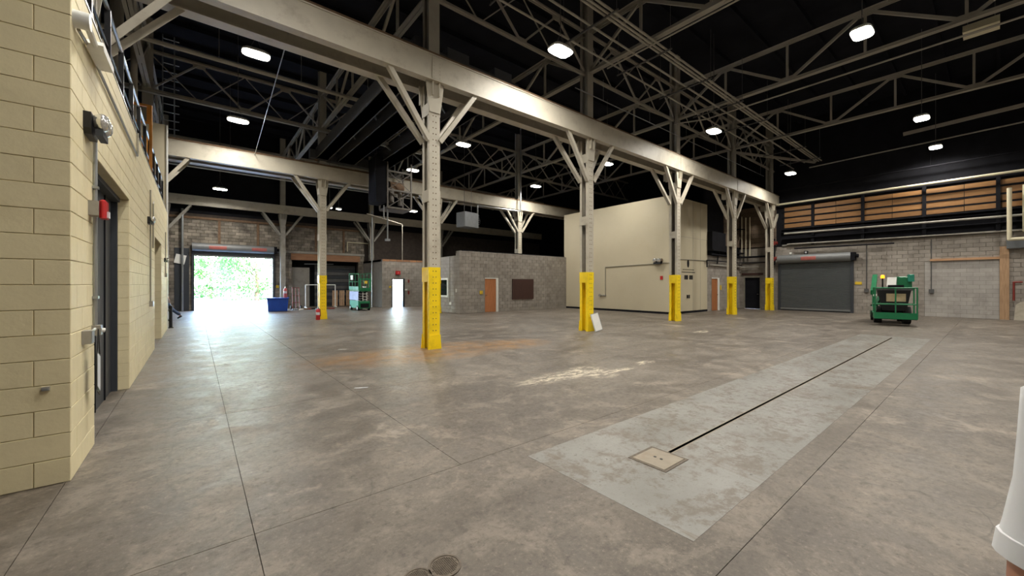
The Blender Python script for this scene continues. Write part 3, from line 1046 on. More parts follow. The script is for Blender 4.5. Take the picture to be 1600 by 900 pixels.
for k in range(5):
    xx = CX0 + k * DX + 8.5
    m = MB().box(xx - 0.13, xx + 0.13, -0.325, -0.31, 0.04, 0.6)
    for i in range(6):
        for sx in (-0.08, 0.08):
            m.box(xx + sx - 0.012, xx + sx + 0.012, -0.333, -0.325, 0.08 + i * 0.09, 0.104 + i * 0.09)
    m.build('splice_plate', 'steel', ga)
girder('crane girder over the middle column row behind the nearest column', BYR, GB, -8.5, 29.0)
girder('pale girder along the far column row above the open doorway', CYR, GC, -1.6, 29.0, twin=False, rail=False, steel='steel')

# transverse trusses (along Y)
ZB_, ZT_ = 9.05, 10.55
def truss_y():
    t = thing('roof_truss', 'x', 'truss', (0, 0, 0))
    m = MB()
    for dx in (-0.055, 0.055):
        m.box(dx - 0.045, dx + 0.045, YW0, YW1, ZT_ - 0.012, ZT_ + 0.0).box(dx - 0.01, dx + 0.01, YW0, YW1, ZT_ - 0.11, ZT_)
    m.build('top_chord', 'truss', t)
    m = MB()
    for dx in (-0.055, 0.055):
        m.box(dx - 0.045, dx + 0.045, YW0, YW1, ZB_, ZB_ + 0.012).box(dx - 0.01, dx + 0.01, YW0, YW1, ZB_, ZB_ + 0.11)
    m.build('bottom_chord', 'truss', t)
    P = 2.15
    ys = []
    k = -6
    while AY + k * P < YW1 - 0.2:
        if AY + k * P > YW0:
            ys.append((k, AY + k * P))
        k += 1
    for k, y in ys:
        top = (k % 2 != 0)
        z = ZT_ - 0.1 if top else ZB_ + 0.1
        MB().prism([(y - 0.3, z - 0.1), (y + 0.3, z - 0.1), (y + 0.22, z + 0.12), (y - 0.22, z + 0.12)] if not top else
                   [(y - 0.22, z - 0.12), (y + 0.22, z - 0.12), (y + 0.3, z + 0.1), (y - 0.3, z + 0.1)], 'X', -0.008, 0.008).build('gusset', 'truss', t)
        MB().box(-0.035, 0.035, y - 0.035, y + 0.035, ZB_ + 0.1, ZT_ - 0.1).build('vertical', 'truss', t)
        if k + 1 in [a for a, _ in ys]:
            p = (0, y + 0.1, z)
            q = (0, y + P - 0.1, ZB_ + 0.1 if top else ZT_ - 0.1)
            MB().beam(p, q, 0.09, 0.075, (1, 0, 0)).build('diagonal', 'truss', t)
    return t
tp = truss_y()
tl = [(CX0, 'roof truss running over the nearest yellow column'), (CX0 - DX, 'roof truss over the mezzanine at the far left'),
      (CX0 + DX, 'roof truss running over the second yellow column'), (CX0 + 2 * DX, 'roof truss running over the third yellow column'),
      (CX0 + 3 * DX, 'roof truss running over the fourth yellow column')]
for i, (x, lb) in enumerate(tl):
    o = tp if i == 0 else copy_tree(tp)
    o.location = (x, 0, 0)
    o['label'] = lb
    o['group'] = 'roof trusses across the hall'

# longitudinal trusses (along X)
def truss_x():
    t = thing('bracing_truss', 'x', 'truss', (0, 0, 0))
    x0, x1 = -8.5, RX
    for nm, z in (('bottom_chord', 9.0), ('top_chord', 10.5)):
        m = MB()
        m.box(x0, x1, -0.06, 0.06, z, z + 0.015).box(x0, x1, -0.012, 0.012, z - 0.05, z + 0.1)
        m.build(nm, 'truss', t)
    for k in range(-2, 4):
        a = CX0 + k * DX
        for i in range(4):
            u0 = a + i * DX / 4
            u1 = u0 + DX / 4
            zz = (9.05, 10.45) if i % 2 == 0 else (10.45, 9.05)
            if u0 < x0 or u1 > x1:
                continue
            MB().beam((u0 + 0.05, 0, zz[0]), (u1 - 0.05, 0, zz[1]), 0.06, 0.06, (0, 1, 0)).build('diagonal', 'truss', t)
            MB().beam((u0 + 0.05, 0.03, zz[1]), (u1 - 0.05, 0.03, zz[0]), 0.03, 0.03, (0, 1, 0)).build('tie_rod', 'truss', t)
            zc = 9.05 if i % 2 == 0 else 10.42
            MB().prism([(u0 - 0.2, zc - 0.09), (u0 + 0.2, zc - 0.09), (u0 + 0.2, zc + 0.13), (u0 - 0.2, zc + 0.13)], 'Y', -0.009, 0.009).build('gusset', 'truss', t)
    return t
bt = truss_x()
for i, (y, lb) in enumerate(((AY, 'bracing truss along the near column row above the big girder'), (BYR, 'bracing truss along the middle column row'), (CYR - 0.2, 'bracing truss along the far column row'))):
    o = bt if i == 0 else copy_tree(bt)
    o.location = (0, y, 0)
    o['label'] = lb
    o['group'] = 'bracing trusses along the hall'
bt2 = copy_tree(bt)
bt2.location = (0, -1.6, 0)
bt2['label'] = 'bracing truss over the viewpoint near the top edge'

o = MB().beam((28.6, 3.0, 9.45), (28.6, -3.9, 9.75), 0.12, 0.16).build('roof_beam', 'truss')
tag(o, 'short roof beam high in the right corner before the wall', 'beam')
o = MB().beam((23.3, AY, 8.98), (28.9, 6.8, 8.98), 0.1, 0.12).build('roof_beam', 'truss')
tag(o, 'skewed roof beam at the far end of the near bay', 'beam')
uh = thing('radiant_heater', 'pale long heater box hung high at the upper right', 'heater', (17.5, 0.25, 8.9), R(90))
MB().prism([(-0.28, 0.0), (0.28, 0.0), (0.2, 0.22), (-0.2, 0.22)], 'X', -0.34, 0.34).build('reflector', 'creampipe', uh)
MB().tube((-0.34, 0, 0.05), (0.34, 0, 0.05), 0.06, 10).build('burner_tube', 'darkconduit', uh)
for x in (-0.25, 0.25):
    MB().tube((x, 0, 0.2), (x, 0, ZR - 8.9), 0.01, 5).build('hanger', 'darkconduit', uh)

# ------------------------------------------------------------------ lights
def high_bay(x, y, z, label, hang=None, size=1.0, power=None, rz=0.0):
    t = thing('high_bay_light', label, 'ceiling light', (x, y, z), rz, 'high bay lights under the roof')
    a, b = 0.34 * size, 0.22 * size
    def ring(f, zz):
        n = 20
        out = []
        for k in range(n):
            c, s = math.cos(2 * math.pi * k / n), math.sin(2 * math.pi * k / n)
            e = 0.55
            out.append((a * f * math.copysign(abs(c) ** e, c), b * f * math.copysign(abs(s) ** e, s), zz))
        return out
    MB().loft([ring(1.03, 0.0), ring(1.03, 0.05), ring(0.8, 0.11), ring(0.4, 0.13)]).build('housing', 'white', t, smooth=True)
    MB().loft([ring(0.97, -0.004), ring(0.97, -0.02), ring(0.85, -0.032)]).build('lens', 'lens', t)
    top = (hang or ZR - 0.02) - z
    m = MB()
    for s in (-1, 1):
        m.tube((s * a * 0.5, 0, 0.1), (0, 0, min(0.5, top)), 0.006, 5)
    m.tube((0, 0, min(0.5, top) - 0.01), (0, 0, top), 0.012, 6)
    m.build('hanger', 'darkconduit', t)
    ld = bpy.data.lights.new('high_bay_lamp', 'AREA')
    ld.shape = 'RECTANGLE'
    ld.size = a * 1.6
    ld.size_y = b * 1.6
    ld.energy = (power or LAMP_W)
    ld.spread = R(162)
    ld.color = (1.0, 0.955, 0.88)
    lo = bpy.data.objects.new('lamp', ld)
    COL.objects.link(lo)
    lo.parent = t
    lo.location = (0, 0, -0.045)
    return t
LT = [(1.37, 13.47, 8.3, 'oval high bay light at the upper left beside the big girder'),
      (1.27, 18.2, 7.9, 'high bay light second down the left bay, between truss lines'),
      (1.37, 24.28, 7.6, 'high bay light just below the middle girder at left'),
      (1.12, 28.4, 7.2, 'high bay light above the open doorway'),
      (9.92, 15.93, 8.3, 'high bay light right of the nearest column under the girder'),
      (9.85, 21.34, 8.3, 'high bay light left of the nearest column by the crane'),
      (7.62, 7.34, 7.9, 'large bright high bay light at top centre'),
      (13.75, 2.22, 8.3, 'largest bright high bay light at the upper right'),
      (16.47, 7.23, 7.9, 'high bay light above the big girder, right of centre'),
      (17.67, 13.46, 8.3, 'high bay light beside the second yellow column head'),
      (16.85, 18.4, 7.9, 'high bay light above the grey office'),
      (22.64, 1.85, 8.3, 'upper high bay light of the two near the right wall'),
      (27.91, 1.81, 8.3, 'lower high bay light of the two near the right wall'),
      (26.06, 7.25, 7.9, 'high bay light over the end of the big girder'),
      (12.2, 26.5, 6.95, 'high bay light below the crane hoist'),
      (1.0, 5.2, 8.3, 'high bay light overhead left, out of view'),
      (3.2, 1.9, 8.3, 'high bay light overhead the viewpoint'),
      (8.2, 1.9, 8.3, 'high bay light overhead between viewpoint and strip'),
      (2.0, -2.2, 8.3, 'high bay light behind the viewpoint, left'),
      (13.0, -2.2, 8.3, 'high bay light behind the viewpoint, right'),
      (23.5, -2.2, 8.3, 'high bay light in the right rear corner')]
for x, y, z, lb in LT:
    high_bay(x, y, z, lb)
def small_flood(x, y, z, label):
    t = thing('flood_light', label, 'flood light', (x, y, z))
    MB().cbox(-0.16, 0.16, -0.12, 0.12, 0.0, 0.09, 0.03).build('housing', 'white', t)
    MB().box(-0.13, 0.13, -0.1, 0.1, -0.02, -0.001).build('lens', 'lens', t)
    MB().tube((0, 0, 0.08), (0, 0, ZR - z), 0.012, 6).build('stem', 'darkconduit', t)
small_flood(6.6, 26.5, 6.5, 'left of the two tiny lit floodlights behind the second-row column')
small_flood(7.15, 26.5, 6.48, 'right of the two tiny lit floodlights behind the second-row column')
small_flood(9.0, 24.9, 7.45, 'small lit floodlight at the left of the crane hoist')

# ------------------------------------------------------------------ bridge crane
cr = thing('bridge_crane', 'dark bridge crane with black girders and a caged hoist between the column rows', 'crane', (5.6, 0, 7.4))
for x0, x1, h in ((-1.2, -0.75, 0.55), (-0.25, 0.45, 0.6), (1.35, 2.0, 0.6)):
    m = MB()
    m.box(x0, x1, AY + 0.3, BYR - 0.1, 0.12, 0.12 + h)
    m.box(x0 - 0.05, x1 + 0.05, AY + 0.3, BYR - 0.1, 0.12, 0.16)
    m.build('bridge_girder', 'crane', cr)
for y in (AY + 0.46, BYR - 0.23):
    MB().box(-1.5, 2.3, y - 0.14, y + 0.14, 0.08, 0.5).build('end_truck', 'crane', cr)
    for x in (-1.2, 2.0):
        MB().tube((x, y - 0.05, 0.13), (x, y + 0.05, 0.13), 0.1, 12).build('wheel', 'rust', cr)
for y in (11.5, 14.0, 16.5):
    MB().beam((-0.75, y, 0.5), (-0.25, y + 0.8, 0.5), 0.06, 0.06).build('cross_tie', 'galv', cr)
    MB().beam((0.45, y, 0.4), (1.35, y + 0.9, 0.4), 0.06, 0.06).build('cross_tie', 'galv', cr)
# hoist cage
cg = MB()
hx0, hx1, hy0, hy1, hz0, hz1 = 1.55, 2.75, 18.3, 19.3, -2.05, -0.3
for x in (hx0, hx1):
    for y in (hy0, hy1):
        cg.box(x - 0.035, x + 0.035, y - 0.035, y + 0.035, hz0, hz1 + 0.5)
for z in (hz0, hz0 + 0.85, hz1):
    for y in (hy0, hy1):
        cg.box(hx0, hx1, y - 0.03, y + 0.03, z - 0.04, z + 0.04)
    for x in (hx0, hx1):
        cg.box(x - 0.03, x + 0.03, hy0, hy1, z - 0.04, z + 0.04)
for y in (hy0,):
    cg.beam((hx0, y, hz0), (hx1, y, hz0 + 0.85), 0.03, 0.03).beam((hx1, y, hz0), (hx0, y, hz0 + 0.85), 0.03, 0.03)
    cg.beam((hx0, y, hz0 + 0.85), (hx1, y, hz1), 0.03, 0.03).beam((hx1, y, hz0 + 0.85), (hx0, y, hz1), 0.03, 0.03)
cg.build('hoist_cage', 'cranegrey', cr)
MB().box(hx0 - 0.55, hx0 - 0.05, hy0, hy1, hz0 + 0.2, hz1 + 0.6).build('control_cabinet', 'black', cr)
m = MB().tube((hx0 + 0.25, hy0 + 0.5, hz0 + 1.1), (hx1 - 0.25, hy0 + 0.5, hz0 + 1.1), 0.28, 14)
m.build('hoist_drum', 'rust', cr, smooth=True)
MB().tube((hx0 + 0.3, hy0 + 0.35, hz0 + 0.3), (hx0 + 0.3, hy0 + 0.35, hz0 + 1.0), 0.16, 12).build('hoist_motor', 'cranegrey', cr, smooth=True)
MB().tube((hx0 + 0.75, hy0 + 0.3, hz0 + 0.2), (hx0 + 0.75, hy0 + 0.3, hz0 + 0.85), 0.1, 12).build('brake_housing', 'cranegrey', cr, smooth=True)
MB().box(hx0, hx1, hy0, hy1, hz0 - 0.06, hz0 - 0.04).build('cage_floor', 'cranegrey', cr)
m = MB().tube((hx0 - 0.1, hy0 + 0.2, hz0 + 0.1), (hx0 - 0.1, hy0 + 0.2, hz0 - 0.55), 0.03).tube((hx0 + 0.08, hy0 + 0.2, hz0 + 0.1), (hx0 + 0.08, hy0 + 0.2, hz0 - 1.5), 0.035)
m.box(hx0 - 0.02, hx0 + 0.18, hy0 + 0.1, hy0 + 0.3, hz0 - 1.6, hz0 - 1.5)
m.build('pendant_pipe', 'galv', cr)

# ------------------------------------------------------------------ pipes, conduits
def pipe(name, label, pts, r, mat, cat='pipe', hang=None, n=8):
    m = MB().path(pts, r, n)
    if hang:
        z1, step = hang
        a, b = Vector(pts[0]), Vector(pts[-1])
        L = (b - a).length
        k = step * 0.5
        while k < L:
            p = a.lerp(b, k / L)
            m.tube(p, (p.x, p.y, z1), 0.006, 4)
            k += step
    o = m.build(name, mat, smooth=True)
    tag(o, label, cat)
    return o
for i, (dy, lb) in enumerate(((0.0, 'nearest'), (0.13, 'middle'), (0.24, 'farthest'))):
    pipe('conduit', 'long ceiling conduit over the near bay, %s of three running together' % lb, [(-3, 6.42 + dy, 8.93), (28.6, 6.42 + dy, 8.93)], 0.035, 'truss', 'conduit')
pipe('conduit', 'single ceiling conduit just behind the bundle of three', [(-3, 7.14, 8.9), (28.2, 7.14, 8.9)], 0.032, 'truss', 'conduit')
pipe('conduit', 'ceiling conduit close in front of the near column row', [(-3, 7.95, 8.9), (29.2, 7.95, 8.9)], 0.03, 'truss', 'conduit')
rk = thing('conduit_rack', 'row of trapeze hangers carrying the ceiling conduits', 'hanger', (0, 0, 0))
for k in range(11):
    x = 0.5 + k * 2.7
    m = MB().box(x - 0.02, x + 0.02, 6.2, 8.2, 8.82, 8.86)
    for y in (6.25, 8.15):
        m.tube((x, y, 8.85), (x, y, ZT_), 0.008, 4)
    m.build('trapeze', 'darkconduit', rk)
pipe('sprinkler_pipe', 'thin bright pipe sloping past the column heads above the big girder', [(9.9, 8.86, 8.24), (26.9, 8.86, 8.24)], 0.015, 'galv', hang=(9.0, 3.0))
pipe('ceiling_pipe', 'fat pale pipe crossing the left bay under the trusses', [(-3, 15.9, 8.95), (7.2, 15.9, 8.95)], 0.075, 'truss', hang=(10.5, 2.4))
pipe('ceiling_pipe', 'thin bright pipe low on the left bay truss', [(-3, 19.6, 8.72), (9.5, 19.6, 8.72)], 0.045, 'galv')
pipe('drop_rod', 'thin bright rod slanting down from the big girder at left', [(1.5, 9.55, 6.74), (1.97, 19.9, 7.18)], 0.011, 'galv', 'rod')
pipe('ceiling_pipe', 'blue-lit pipe under the middle girder at left', [(-1.2, 22.0, 6.9), (8.8, 22.0, 6.9)], 0.05, 'galv')
pipe('ceiling_pipe', 'thin pipe close below the middle girder', [(-1.2, 20.6, 6.45), (9.4, 20.6, 6.45)], 0.035, 'galv')
pipe('conduit', 'conduit hung below the third truss toward the camera', [(16.6, 9.0, 8.8), (16.6, 7.6, 8.55), (16.6, -3.5, 8.55)], 0.03, 'truss', 'conduit')
pipe('conduit', 'conduit under the second truss at top right', [(10.5, 8.0, 8.72), (10.5, -3.5, 8.72)], 0.025, 'truss', 'conduit')
pipe('wall_pipe', 'thin dark pipe high along the right wall with hangers', [(28.9, 8.7, 7.58), (28.9, -3.8, 7.66)], 0.035, 'black', hang=(9.0, 1.9))
pipe('wall_pipe', 'cream pipe along the top of the plywood band', [(28.95, 8.85, 6.74), (28.95, -3.8, 6.8)], 0.06, 'creampipe')
pipe('sprinkler_pipe', 'thin pipe crossing high before the right wall with two bulbs', [(28.6, 7.0, 8.65), (28.6, -3.8, 8.95)], 0.035, 'steel_old')
pipe('wall_pipe', 'grey pipe along the ledge below the plywood band', [(29.0, 8.4, 4.86), (29.0, -3.8, 4.76)], 0.055, 'steel_old')
pipe('wall_pipe', 'pale pipe above the closed roller shutter', [(29.2, 8.3, 4.2), (29.2, -3.8, 4.08)], 0.04, 'steel_old')
pipe('wall_pipe', 'black pipe end just above the shutter hood', [(29.15, 7.9, 3.9), (29.15, 3.4, 3.86)], 0.04, 'black')
for i, y in enumerate((4.55, 2.05)):
    m = MB().tube((RX - 0.04, y, 1.35 if i == 0 else 1.4), (RX - 0.04, y, 3.95), 0.02)
    m.box(RX - 0.09, RX, y - 0.09, y + 0.09, 1.2, 1.4)
    tag(m.build('outlet_conduit', 'darkconduit'), ('conduit with an outlet box right of the closed shutter', 'conduit with an outlet box on the pale block infill')[i], 'conduit')
pipe('heating_pipe', 'left of the two fat cream pipes at the right edge', [(28.55, -0.41, 6.0), (28.55, -0.41, 3.68), (28.55, -3.6, 3.68)], 0.075, 'creampipe', n=12)
pipe('heating_pipe', 'right of the two fat cream pipes at the right edge', [(28.75, -0.85, 6.1), (28.75, -0.85, 4.05), (28.75, -3.6, 4.05)], 0.075, 'creampipe', n=12)
eb = thing('electrical_box', 'grey-green electrical box on the right wall under the cream pipes', 'electrical box', (RX, -0.62, 3.3))
MB().box(-0.25, 0, -0.42, 0.28, 0.0, 0.4).build('box', 'shutter', eb)
MB().box(-0.26, -0.25, -0.4, 0.26, 0.02, 0.38).build('lid', 'shutter', eb)
pipe('wall_pipe', 'orange pipe stub at the right edge on the block wall', [(RX - 0.1, -0.55, 0.9), (RX - 0.1, -0.55, 1.75), (RX - 0.1, -0.8, 1.75)], 0.035, 'darkred')
bp = MB().prism([(-0.55, 0), (-2.2, 0), (-2.2, 0.85), (-0.75, 0.85), (-0.6, 0.7)], 'X', RX - 0.03, RX)
tag(bp.build('whitewash_patch', 'steel'), 'pale rendered patch low on the block wall at the right edge', 'patch')

# black piping by the back right corner
pr = thing('pipe_run', 'black pipes and ledge wrapping the corner beside the cream booth', 'pipe')
m = MB().path([(24.6, BY - 0.2, 3.5), (28.6, BY - 0.2, 3.5), (29.1, 10.6, 3.5), (29.1, 9.4, 3.5)], 0.06)
m.build('upper_pipe', 'black', pr)
m = MB().path([(24.2, BY - 0.12, 2.7), (24.2, BY - 0.12, 3.12), (28.8, BY - 0.12, 3.12), (29.2, 10.7, 3.12), (29.2, 9.4, 3.12)], 0.035)
m.build('lower_pipe', 'black', pr)
m = MB().path([(24.6, BY - 0.1, 2.85), (29.0, BY - 0.1, 2.85), (29.25, 10.8, 2.8), (29.25, 9.6, 2.8)], 0.05)
m.build('grey_pipe', 'steel_old', pr)
MB().box(24.52, 29.2, BY - 0.35, BY + 0.04, 3.72, 3.8).build('ledge', 'black', pr)
MB().box(24.52, 26.4, BY - 0.3, BY + 0.04, 3.8, 4.9).build('dark_duct', 'black', pr)
for x in (25.6, 28.4):
    MB().tube((x, BY - 0.12, 2.95), (x, BY - 0.2, 3.7), 0.04).build('drop_leg', 'black', pr)
for x, z in ((10.95, 6.3), (10.7, 6.2), (10.45, 6.2)):
    MB().tube((RX - 0.2, x, 3.5), (RX - 0.2, x, z), 0.035).build('riser', 'creampipe', pr)
MB().path([(27.9, BY - 0.15, 4.9), (28.6, BY - 0.15, 5.4), (29.2, BY - 0.4, 5.4)], 0.03).build('bent_pipe', 'black', pr)
MB().beam((28.2, BY - 0.1, 3.9), (29.3, BY - 0.1, 5.0), 0.06, 0.06).build('diagonal_strut', 'oldboard', pr)
for z in (4.3, 3.3):
    va = thing('fire_valve', 'dark red valve on the pipe at the end column, %s of two' % ('upper' if z > 4 else 'lower'), 'valve', (29.08, 9.0, z))
    MB().tube((-0.16, 0, 0), (0.16, 0, 0), 0.12, 12).build('body', 'darkred', va, smooth=True)
    MB().tube((0, -0.2, 0.02), (0, 0.1, 0.02), 0.1, 12).build('bonnet', 'darkred', va, smooth=True)
    MB().tube((-0.2, 0, 0), (-0.16, 0, 0), 0.16, 12).build('flange', 'darkred', va)
MB_ = MB().tube((29.08, 9.0, 2.9), (29.08, 9.0, 4.6), 0.08, 10)
tag(MB_.build('valve_riser', 'black'), 'black riser pipe joining the two red valves', 'pipe')

# ------------------------------------------------------------------ fittings on the cream wall
wp = thing('wall_pack_light', 'white round-based wall light with a flat arm panel high on the cream wall', 'wall light', (LX, 4.9, 3.88))
MB().tube((0, 0, 0), (0.1, 0, 0), 0.07, 16).build('round_base', 'white', wp, smooth=True)
MB().tube((0.07, 0.02, 0), (0.07, 0.42, -0.02), 0.025, 8).build('arm', 'white', wp)
MB().prism([(0.36, -0.02), (0.4, 0.03), (0.95, 0.04), (0.98, 0.02), (0.94, -0.03), (0.4, -0.05)], 'X', 0.015, 0.13).build('light_panel', 'white', wp)

def emergency(loc, label, s=1.0):
    t = thing('emergency_light', label, 'emergency light', loc)
    MB().prism([(-0.16 * s, -0.05 * s), (-0.13 * s, -0.1 * s), (0.13 * s, -0.1 * s), (0.16 * s, -0.05 * s), (0.16 * s, 0.09 * s), (-0.16 * s, 0.09 * s)], 'X', 0, 0.05 * s).build('back_box', 'blackgloss', t)
    for sy in (-1, 1):
        m = MB()
        n = 14
        rings = []
        for r, x in ((0.025, 0.04), (0.06, 0.06), (0.078, 0.1), (0.078, 0.12), (0.06, 0.145), (0.03, 0.155)):
            rings.append([(x * s, (sy * 0.08 + r * math.cos(2 * math.pi * k / n)) * s, (0.03 + r * math.sin(2 * math.pi * k / n)) * s) for k in range(n)])
        m.loft(rings)
        m.build('lamp_head', 'silver', t, smooth=True)
    MB().box(0.06 * s, 0.1 * s, 0.17 * s, 0.2 * s, 0.0, 0.08 * s).build('test_switch', 'rust', t)
    MB().box(0.07 * s, 0.12 * s, -0.13 * s, 0.13 * s, -0.1 * s, -0.045 * s).build('clear_shield', 'slate', t)
    return t
emergency((LX, 5.42, 3.13), 'twin-head emergency light with a black base nearest on the cream wall', 1.05)
emergency((LX, 11.55, 3.02), 'small emergency light midway along the cream wall', 0.8)
emergency((LX, 17.3, 2.45), 'small emergency light at the far end of the cream wall', 0.7)

m = MB().path([(LX + 0.02, 4.96, 3.82), (LX + 0.02, 5.3, 3.86), (LX + 0.02, 9.35, 3.86), (LX + 0.02, 9.4, 3.9), (LX + 0.02, 9.4, LZ)], 0.014)
tag(m.build('conduit', 'conduit'), 'thin conduit running along the cream wall from the wall light', 'conduit')
m = MB().path([(LX + 0.02, 5.68, 1.2), (LX + 0.02, 5.68, 3.16)], 0.016)
for z in (1.5, 2.6):
    m.box(LX, LX + 0.045, 5.65, 5.71, z - 0.012, z + 0.012)
tag(m.build('conduit', 'galv'), 'vertical conduit beside the nearest recessed door', 'conduit')
m = MB().path([(LX + 0.02, 11.9, 1.25), (LX + 0.02, 11.9, 3.75)], 0.014)
tag(m.build('conduit', 'conduit'), 'vertical conduit midway along the cream wall', 'conduit')
m = MB().path([(LX + 0.02, 12.6, 2.5), (LX + 0.02, 12.6, 3.55), (LX + 0.02, 12.75, 3.62)], 0.014)
tag(m.build('conduit', 'conduit'), 'short bent conduit just past the midway conduit', 'conduit')
m = MB().path([(LX + 0.02, 17.6, 2.0), (LX + 0.02, 17.6, 3.4)], 0.014)
tag(m.build('conduit', 'conduit'), 'vertical conduit near the far end of the cream wall', 'conduit')
def jbox(y, z, label, s=0.055, mat='steel_old'):
    t = thing('junction_box', label, 'electrical box', (LX, y, z))
    MB().box(0, 0.06, -s, s, -s, s).build('box', mat, t)
    MB().box(0.06, 0.066, -s * 0.95, s * 0.95, -s * 0.95, s * 0.95).build('cover', 'galv', t)
    return t
jb = jbox(5.26, 1.145, 'grey junction box with a hanging card on the cream wall', 0.06)
MB().tube((0.035, 0.07, 0.03), (0.035, 0.3, 0.05), 0.012).build('nipple', 'galv', jb)
jb = jbox(5.68, 1.17, 'small switch box at the foot of the conduit by the door', 0.05)
MB().tube((0.06, 0, 0), (0.085, 0.01, -0.005), 0.022, 10).build('switch_cap', 'white', jb)
jbox(11.95, 1.2, 'small outlet box midway along the cream wall', 0.06)
jbox(17.6, 1.95, 'small outlet box at the far end of the cream wall', 0.06)
st = thing('alarm_strobe', 'red fire alarm strobe on a grey box beside the recessed door', 'fire alarm', (LX, 5.57, 2.37))
MB().box(0, 0.07, -0.1, 0.06, -0.07, 0.07).build('back_box', 'steel_old', st)
MB().cbox(0.07, 0.12, -0.08, 0.08, -0.09, 0.09, 0.02).build('red_housing', 'red', st)
MB().box(0.115, 0.135, -0.03, 0.03, -0.08, -0.02).build('clear_lens', 'card', st)
cd = thing('hanging_card', 'white card in a black sleeve hanging by a string from the junction box', 'card', (LX + 0.075, 5.4, 1.14))
MB().prism([(-0.085, -0.5), (0.06, -0.58), (0.085, -0.54), (0.085, -0.2), (-0.06, -0.14), (-0.085, -0.17)], 'X', 0.0, 0.006).build('sleeve', 'blackgloss', cd)
MB().prism([(-0.065, -0.47), (0.055, -0.54), (0.068, -0.52), (0.068, -0.21), (-0.05, -0.165), (-0.065, -0.18)], 'X', 0.006, 0.009).build('card_sheet', 'card', cd)
MB().path([(0.003, -0.05, -0.15), (0.003, 0.0, 0.06), (0.003, 0.07, -0.19)], 0.005, 5).build('string', 'blackgloss', cd)
ob = thing('wall_outlet', 'tiny grey outlet stub low on the near cream block face', 'outlet', (-0.935, LY0, 0.79))
MB().box(-0.022, 0.022, -0.03, 0, -0.015, 0.015).build('box', 'steel_old', ob)
MB().box(-0.018, 0.018, -0.035, -0.03, -0.012, 0.006).build('face', 'galv', ob)

# orange wooden frames and ladder racks up on the mezzanine
def wood_frame(label, loc, w, h, plank):
    t = thing('timber_gate', label, 'timber gate', loc)
    MB().box(-w, 0, -0.03, 0.03, h - 0.05, h).build('top_bar', 'orange_wood', t)
    MB().box(-w, 0, -0.03, 0.03, 0.0, 0.05).build('bottom_bar', 'orange_wood', t)
    MB().box(-plank, 0, -0.035, 0.035, 0.05, h - 0.05).build('side_plank', 'orange_wood', t)
    MB().box(-w, -w + 0.04, -0.03, 0.03, 0.05, h - 0.05).build('side_post', 'orange_wood', t)
    for s in (0, 1):
        MB().box(-w + s * (w - 0.06), -w + s * (w - 0.06) + 0.06, -0.02, 0.02, -loc[2] + LZ, 0).build('leg', 'orange_wood', t)
wood_frame('orange varnished wooden frame standing on the mezzanine, upper one', (-0.82, 13.0, 5.55), 0.42, 0.46, 0.1)
wood_frame('orange varnished wooden frame farther along the mezzanine rail', (-0.97, 14.7, 4.72), 0.17, 0.98, 0.07)
lr = thing('cable_ladder', 'vertical steel cable ladder beside the mezzanine end wall', 'cable ladder', (-1.0, 20.6, 7.3))
for x in (0, 0.35):
    MB().box(x - 0.02, x + 0.02, -0.02, 0.02, 0, 4.2).build('stile', 'galv', lr)
for k in range(13):
    MB().tube((0, 0, 0.2 + k * 0.32), (0.5, 0, 0.2 + k * 0.32), 0.018, 6).build('rung', 'galv', lr)
for i, (x, y, r) in enumerate(((-2.2, 16.0, 0.11), (-1.9, 17.2, 0.16), (-1.6, 18.2, 0.09))):
    pipe('riser_pipe', 'pale vertical riser behind the mezzanine rail, number %s from the left' % ('one', 'two', 'three')[i], [(x, y, LZ), (x, y, ZR - 0.2)], r, 'truss', n=12)
pipe('drain_pipe', 'grey vertical pipe left of the open doorway', [(-0.62, FY - 0.2, 0), (-0.62, FY - 0.2, 6.3)], 0.06, 'galv')

# small items on the far walls
tg = MB().box(-0.02, 0.02, -0.25, 0.25, -0.28, 0.28)
o = tag(tg.build('wall_notice', 'white'), 'tilted white notice left of the open doorway', 'notice')
o.location = (-0.72, FY - 0.08, 3.2); o.rotation_euler = (R(12), 0, R(90))
def plate(name, label, cat, loc, w, h, mat, axis='Y', d=0.03):
    if axis == 'Y':
        m = MB().cbox(-w / 2, w / 2, -d, 0, -h / 2, h / 2, 0.004)
    else:
        m = MB().cbox(-d, 0, -w / 2, w / 2, -h / 2, h / 2, 0.004)
    o = m.build(name, mat, loc=loc)
    return tag(o, label, cat)
es = thing('exit_sign', 'red sign box above the bright exit door', 'sign', (11.5, VY, 2.5))
MB().box(-0.17, 0.17, -0.1, 0, -0.13, 0.13).build('sign_box', 'red', es)
MB().prism([(-0.06, -0.06), (0.08, -0.06), (0.05, 0.07), (-0.01, 0.09)], 'Y', -0.104, -0.1).build('sign_mark', 'pinkred', es)
plate('tag_plate', 'yellow tag left of the bright exit door', 'sign', (10.93, VY, 1.47), 0.14, 0.14, 'tag_yellow')
plate('alarm_pull', 'upper small red alarm plate right of the bright exit door', 'alarm', (12.35, VY, 1.9), 0.13, 0.22, 'darkred')
plate('alarm_pull', 'lower small red alarm plate right of the bright exit door', 'alarm', (12.35, VY, 1.05), 0.13, 0.26, 'darkred')
plate('switch_plate', 'white switch plate right of the bright exit door', 'switch', (12.15, VY, 1.27), 0.18, 0.12, 'white')
plate('tag_plate', 'yellow tag left of the brown office door', 'sign', (13.05, OY, 1.18), 0.22, 0.2, 'tag_yellow')
plate('notice_board', 'dark brown board mounted on the grey office wall', 'board', (16.27, OY, 1.35), 1.77, 1.28, 'brownboard', d=0.06)
plate('tag_plate', 'yellow tag right of the closed roller shutter', 'sign', (RX, 4.9, 1.72), 0.3, 0.16, 'tag_yellow', 'X')
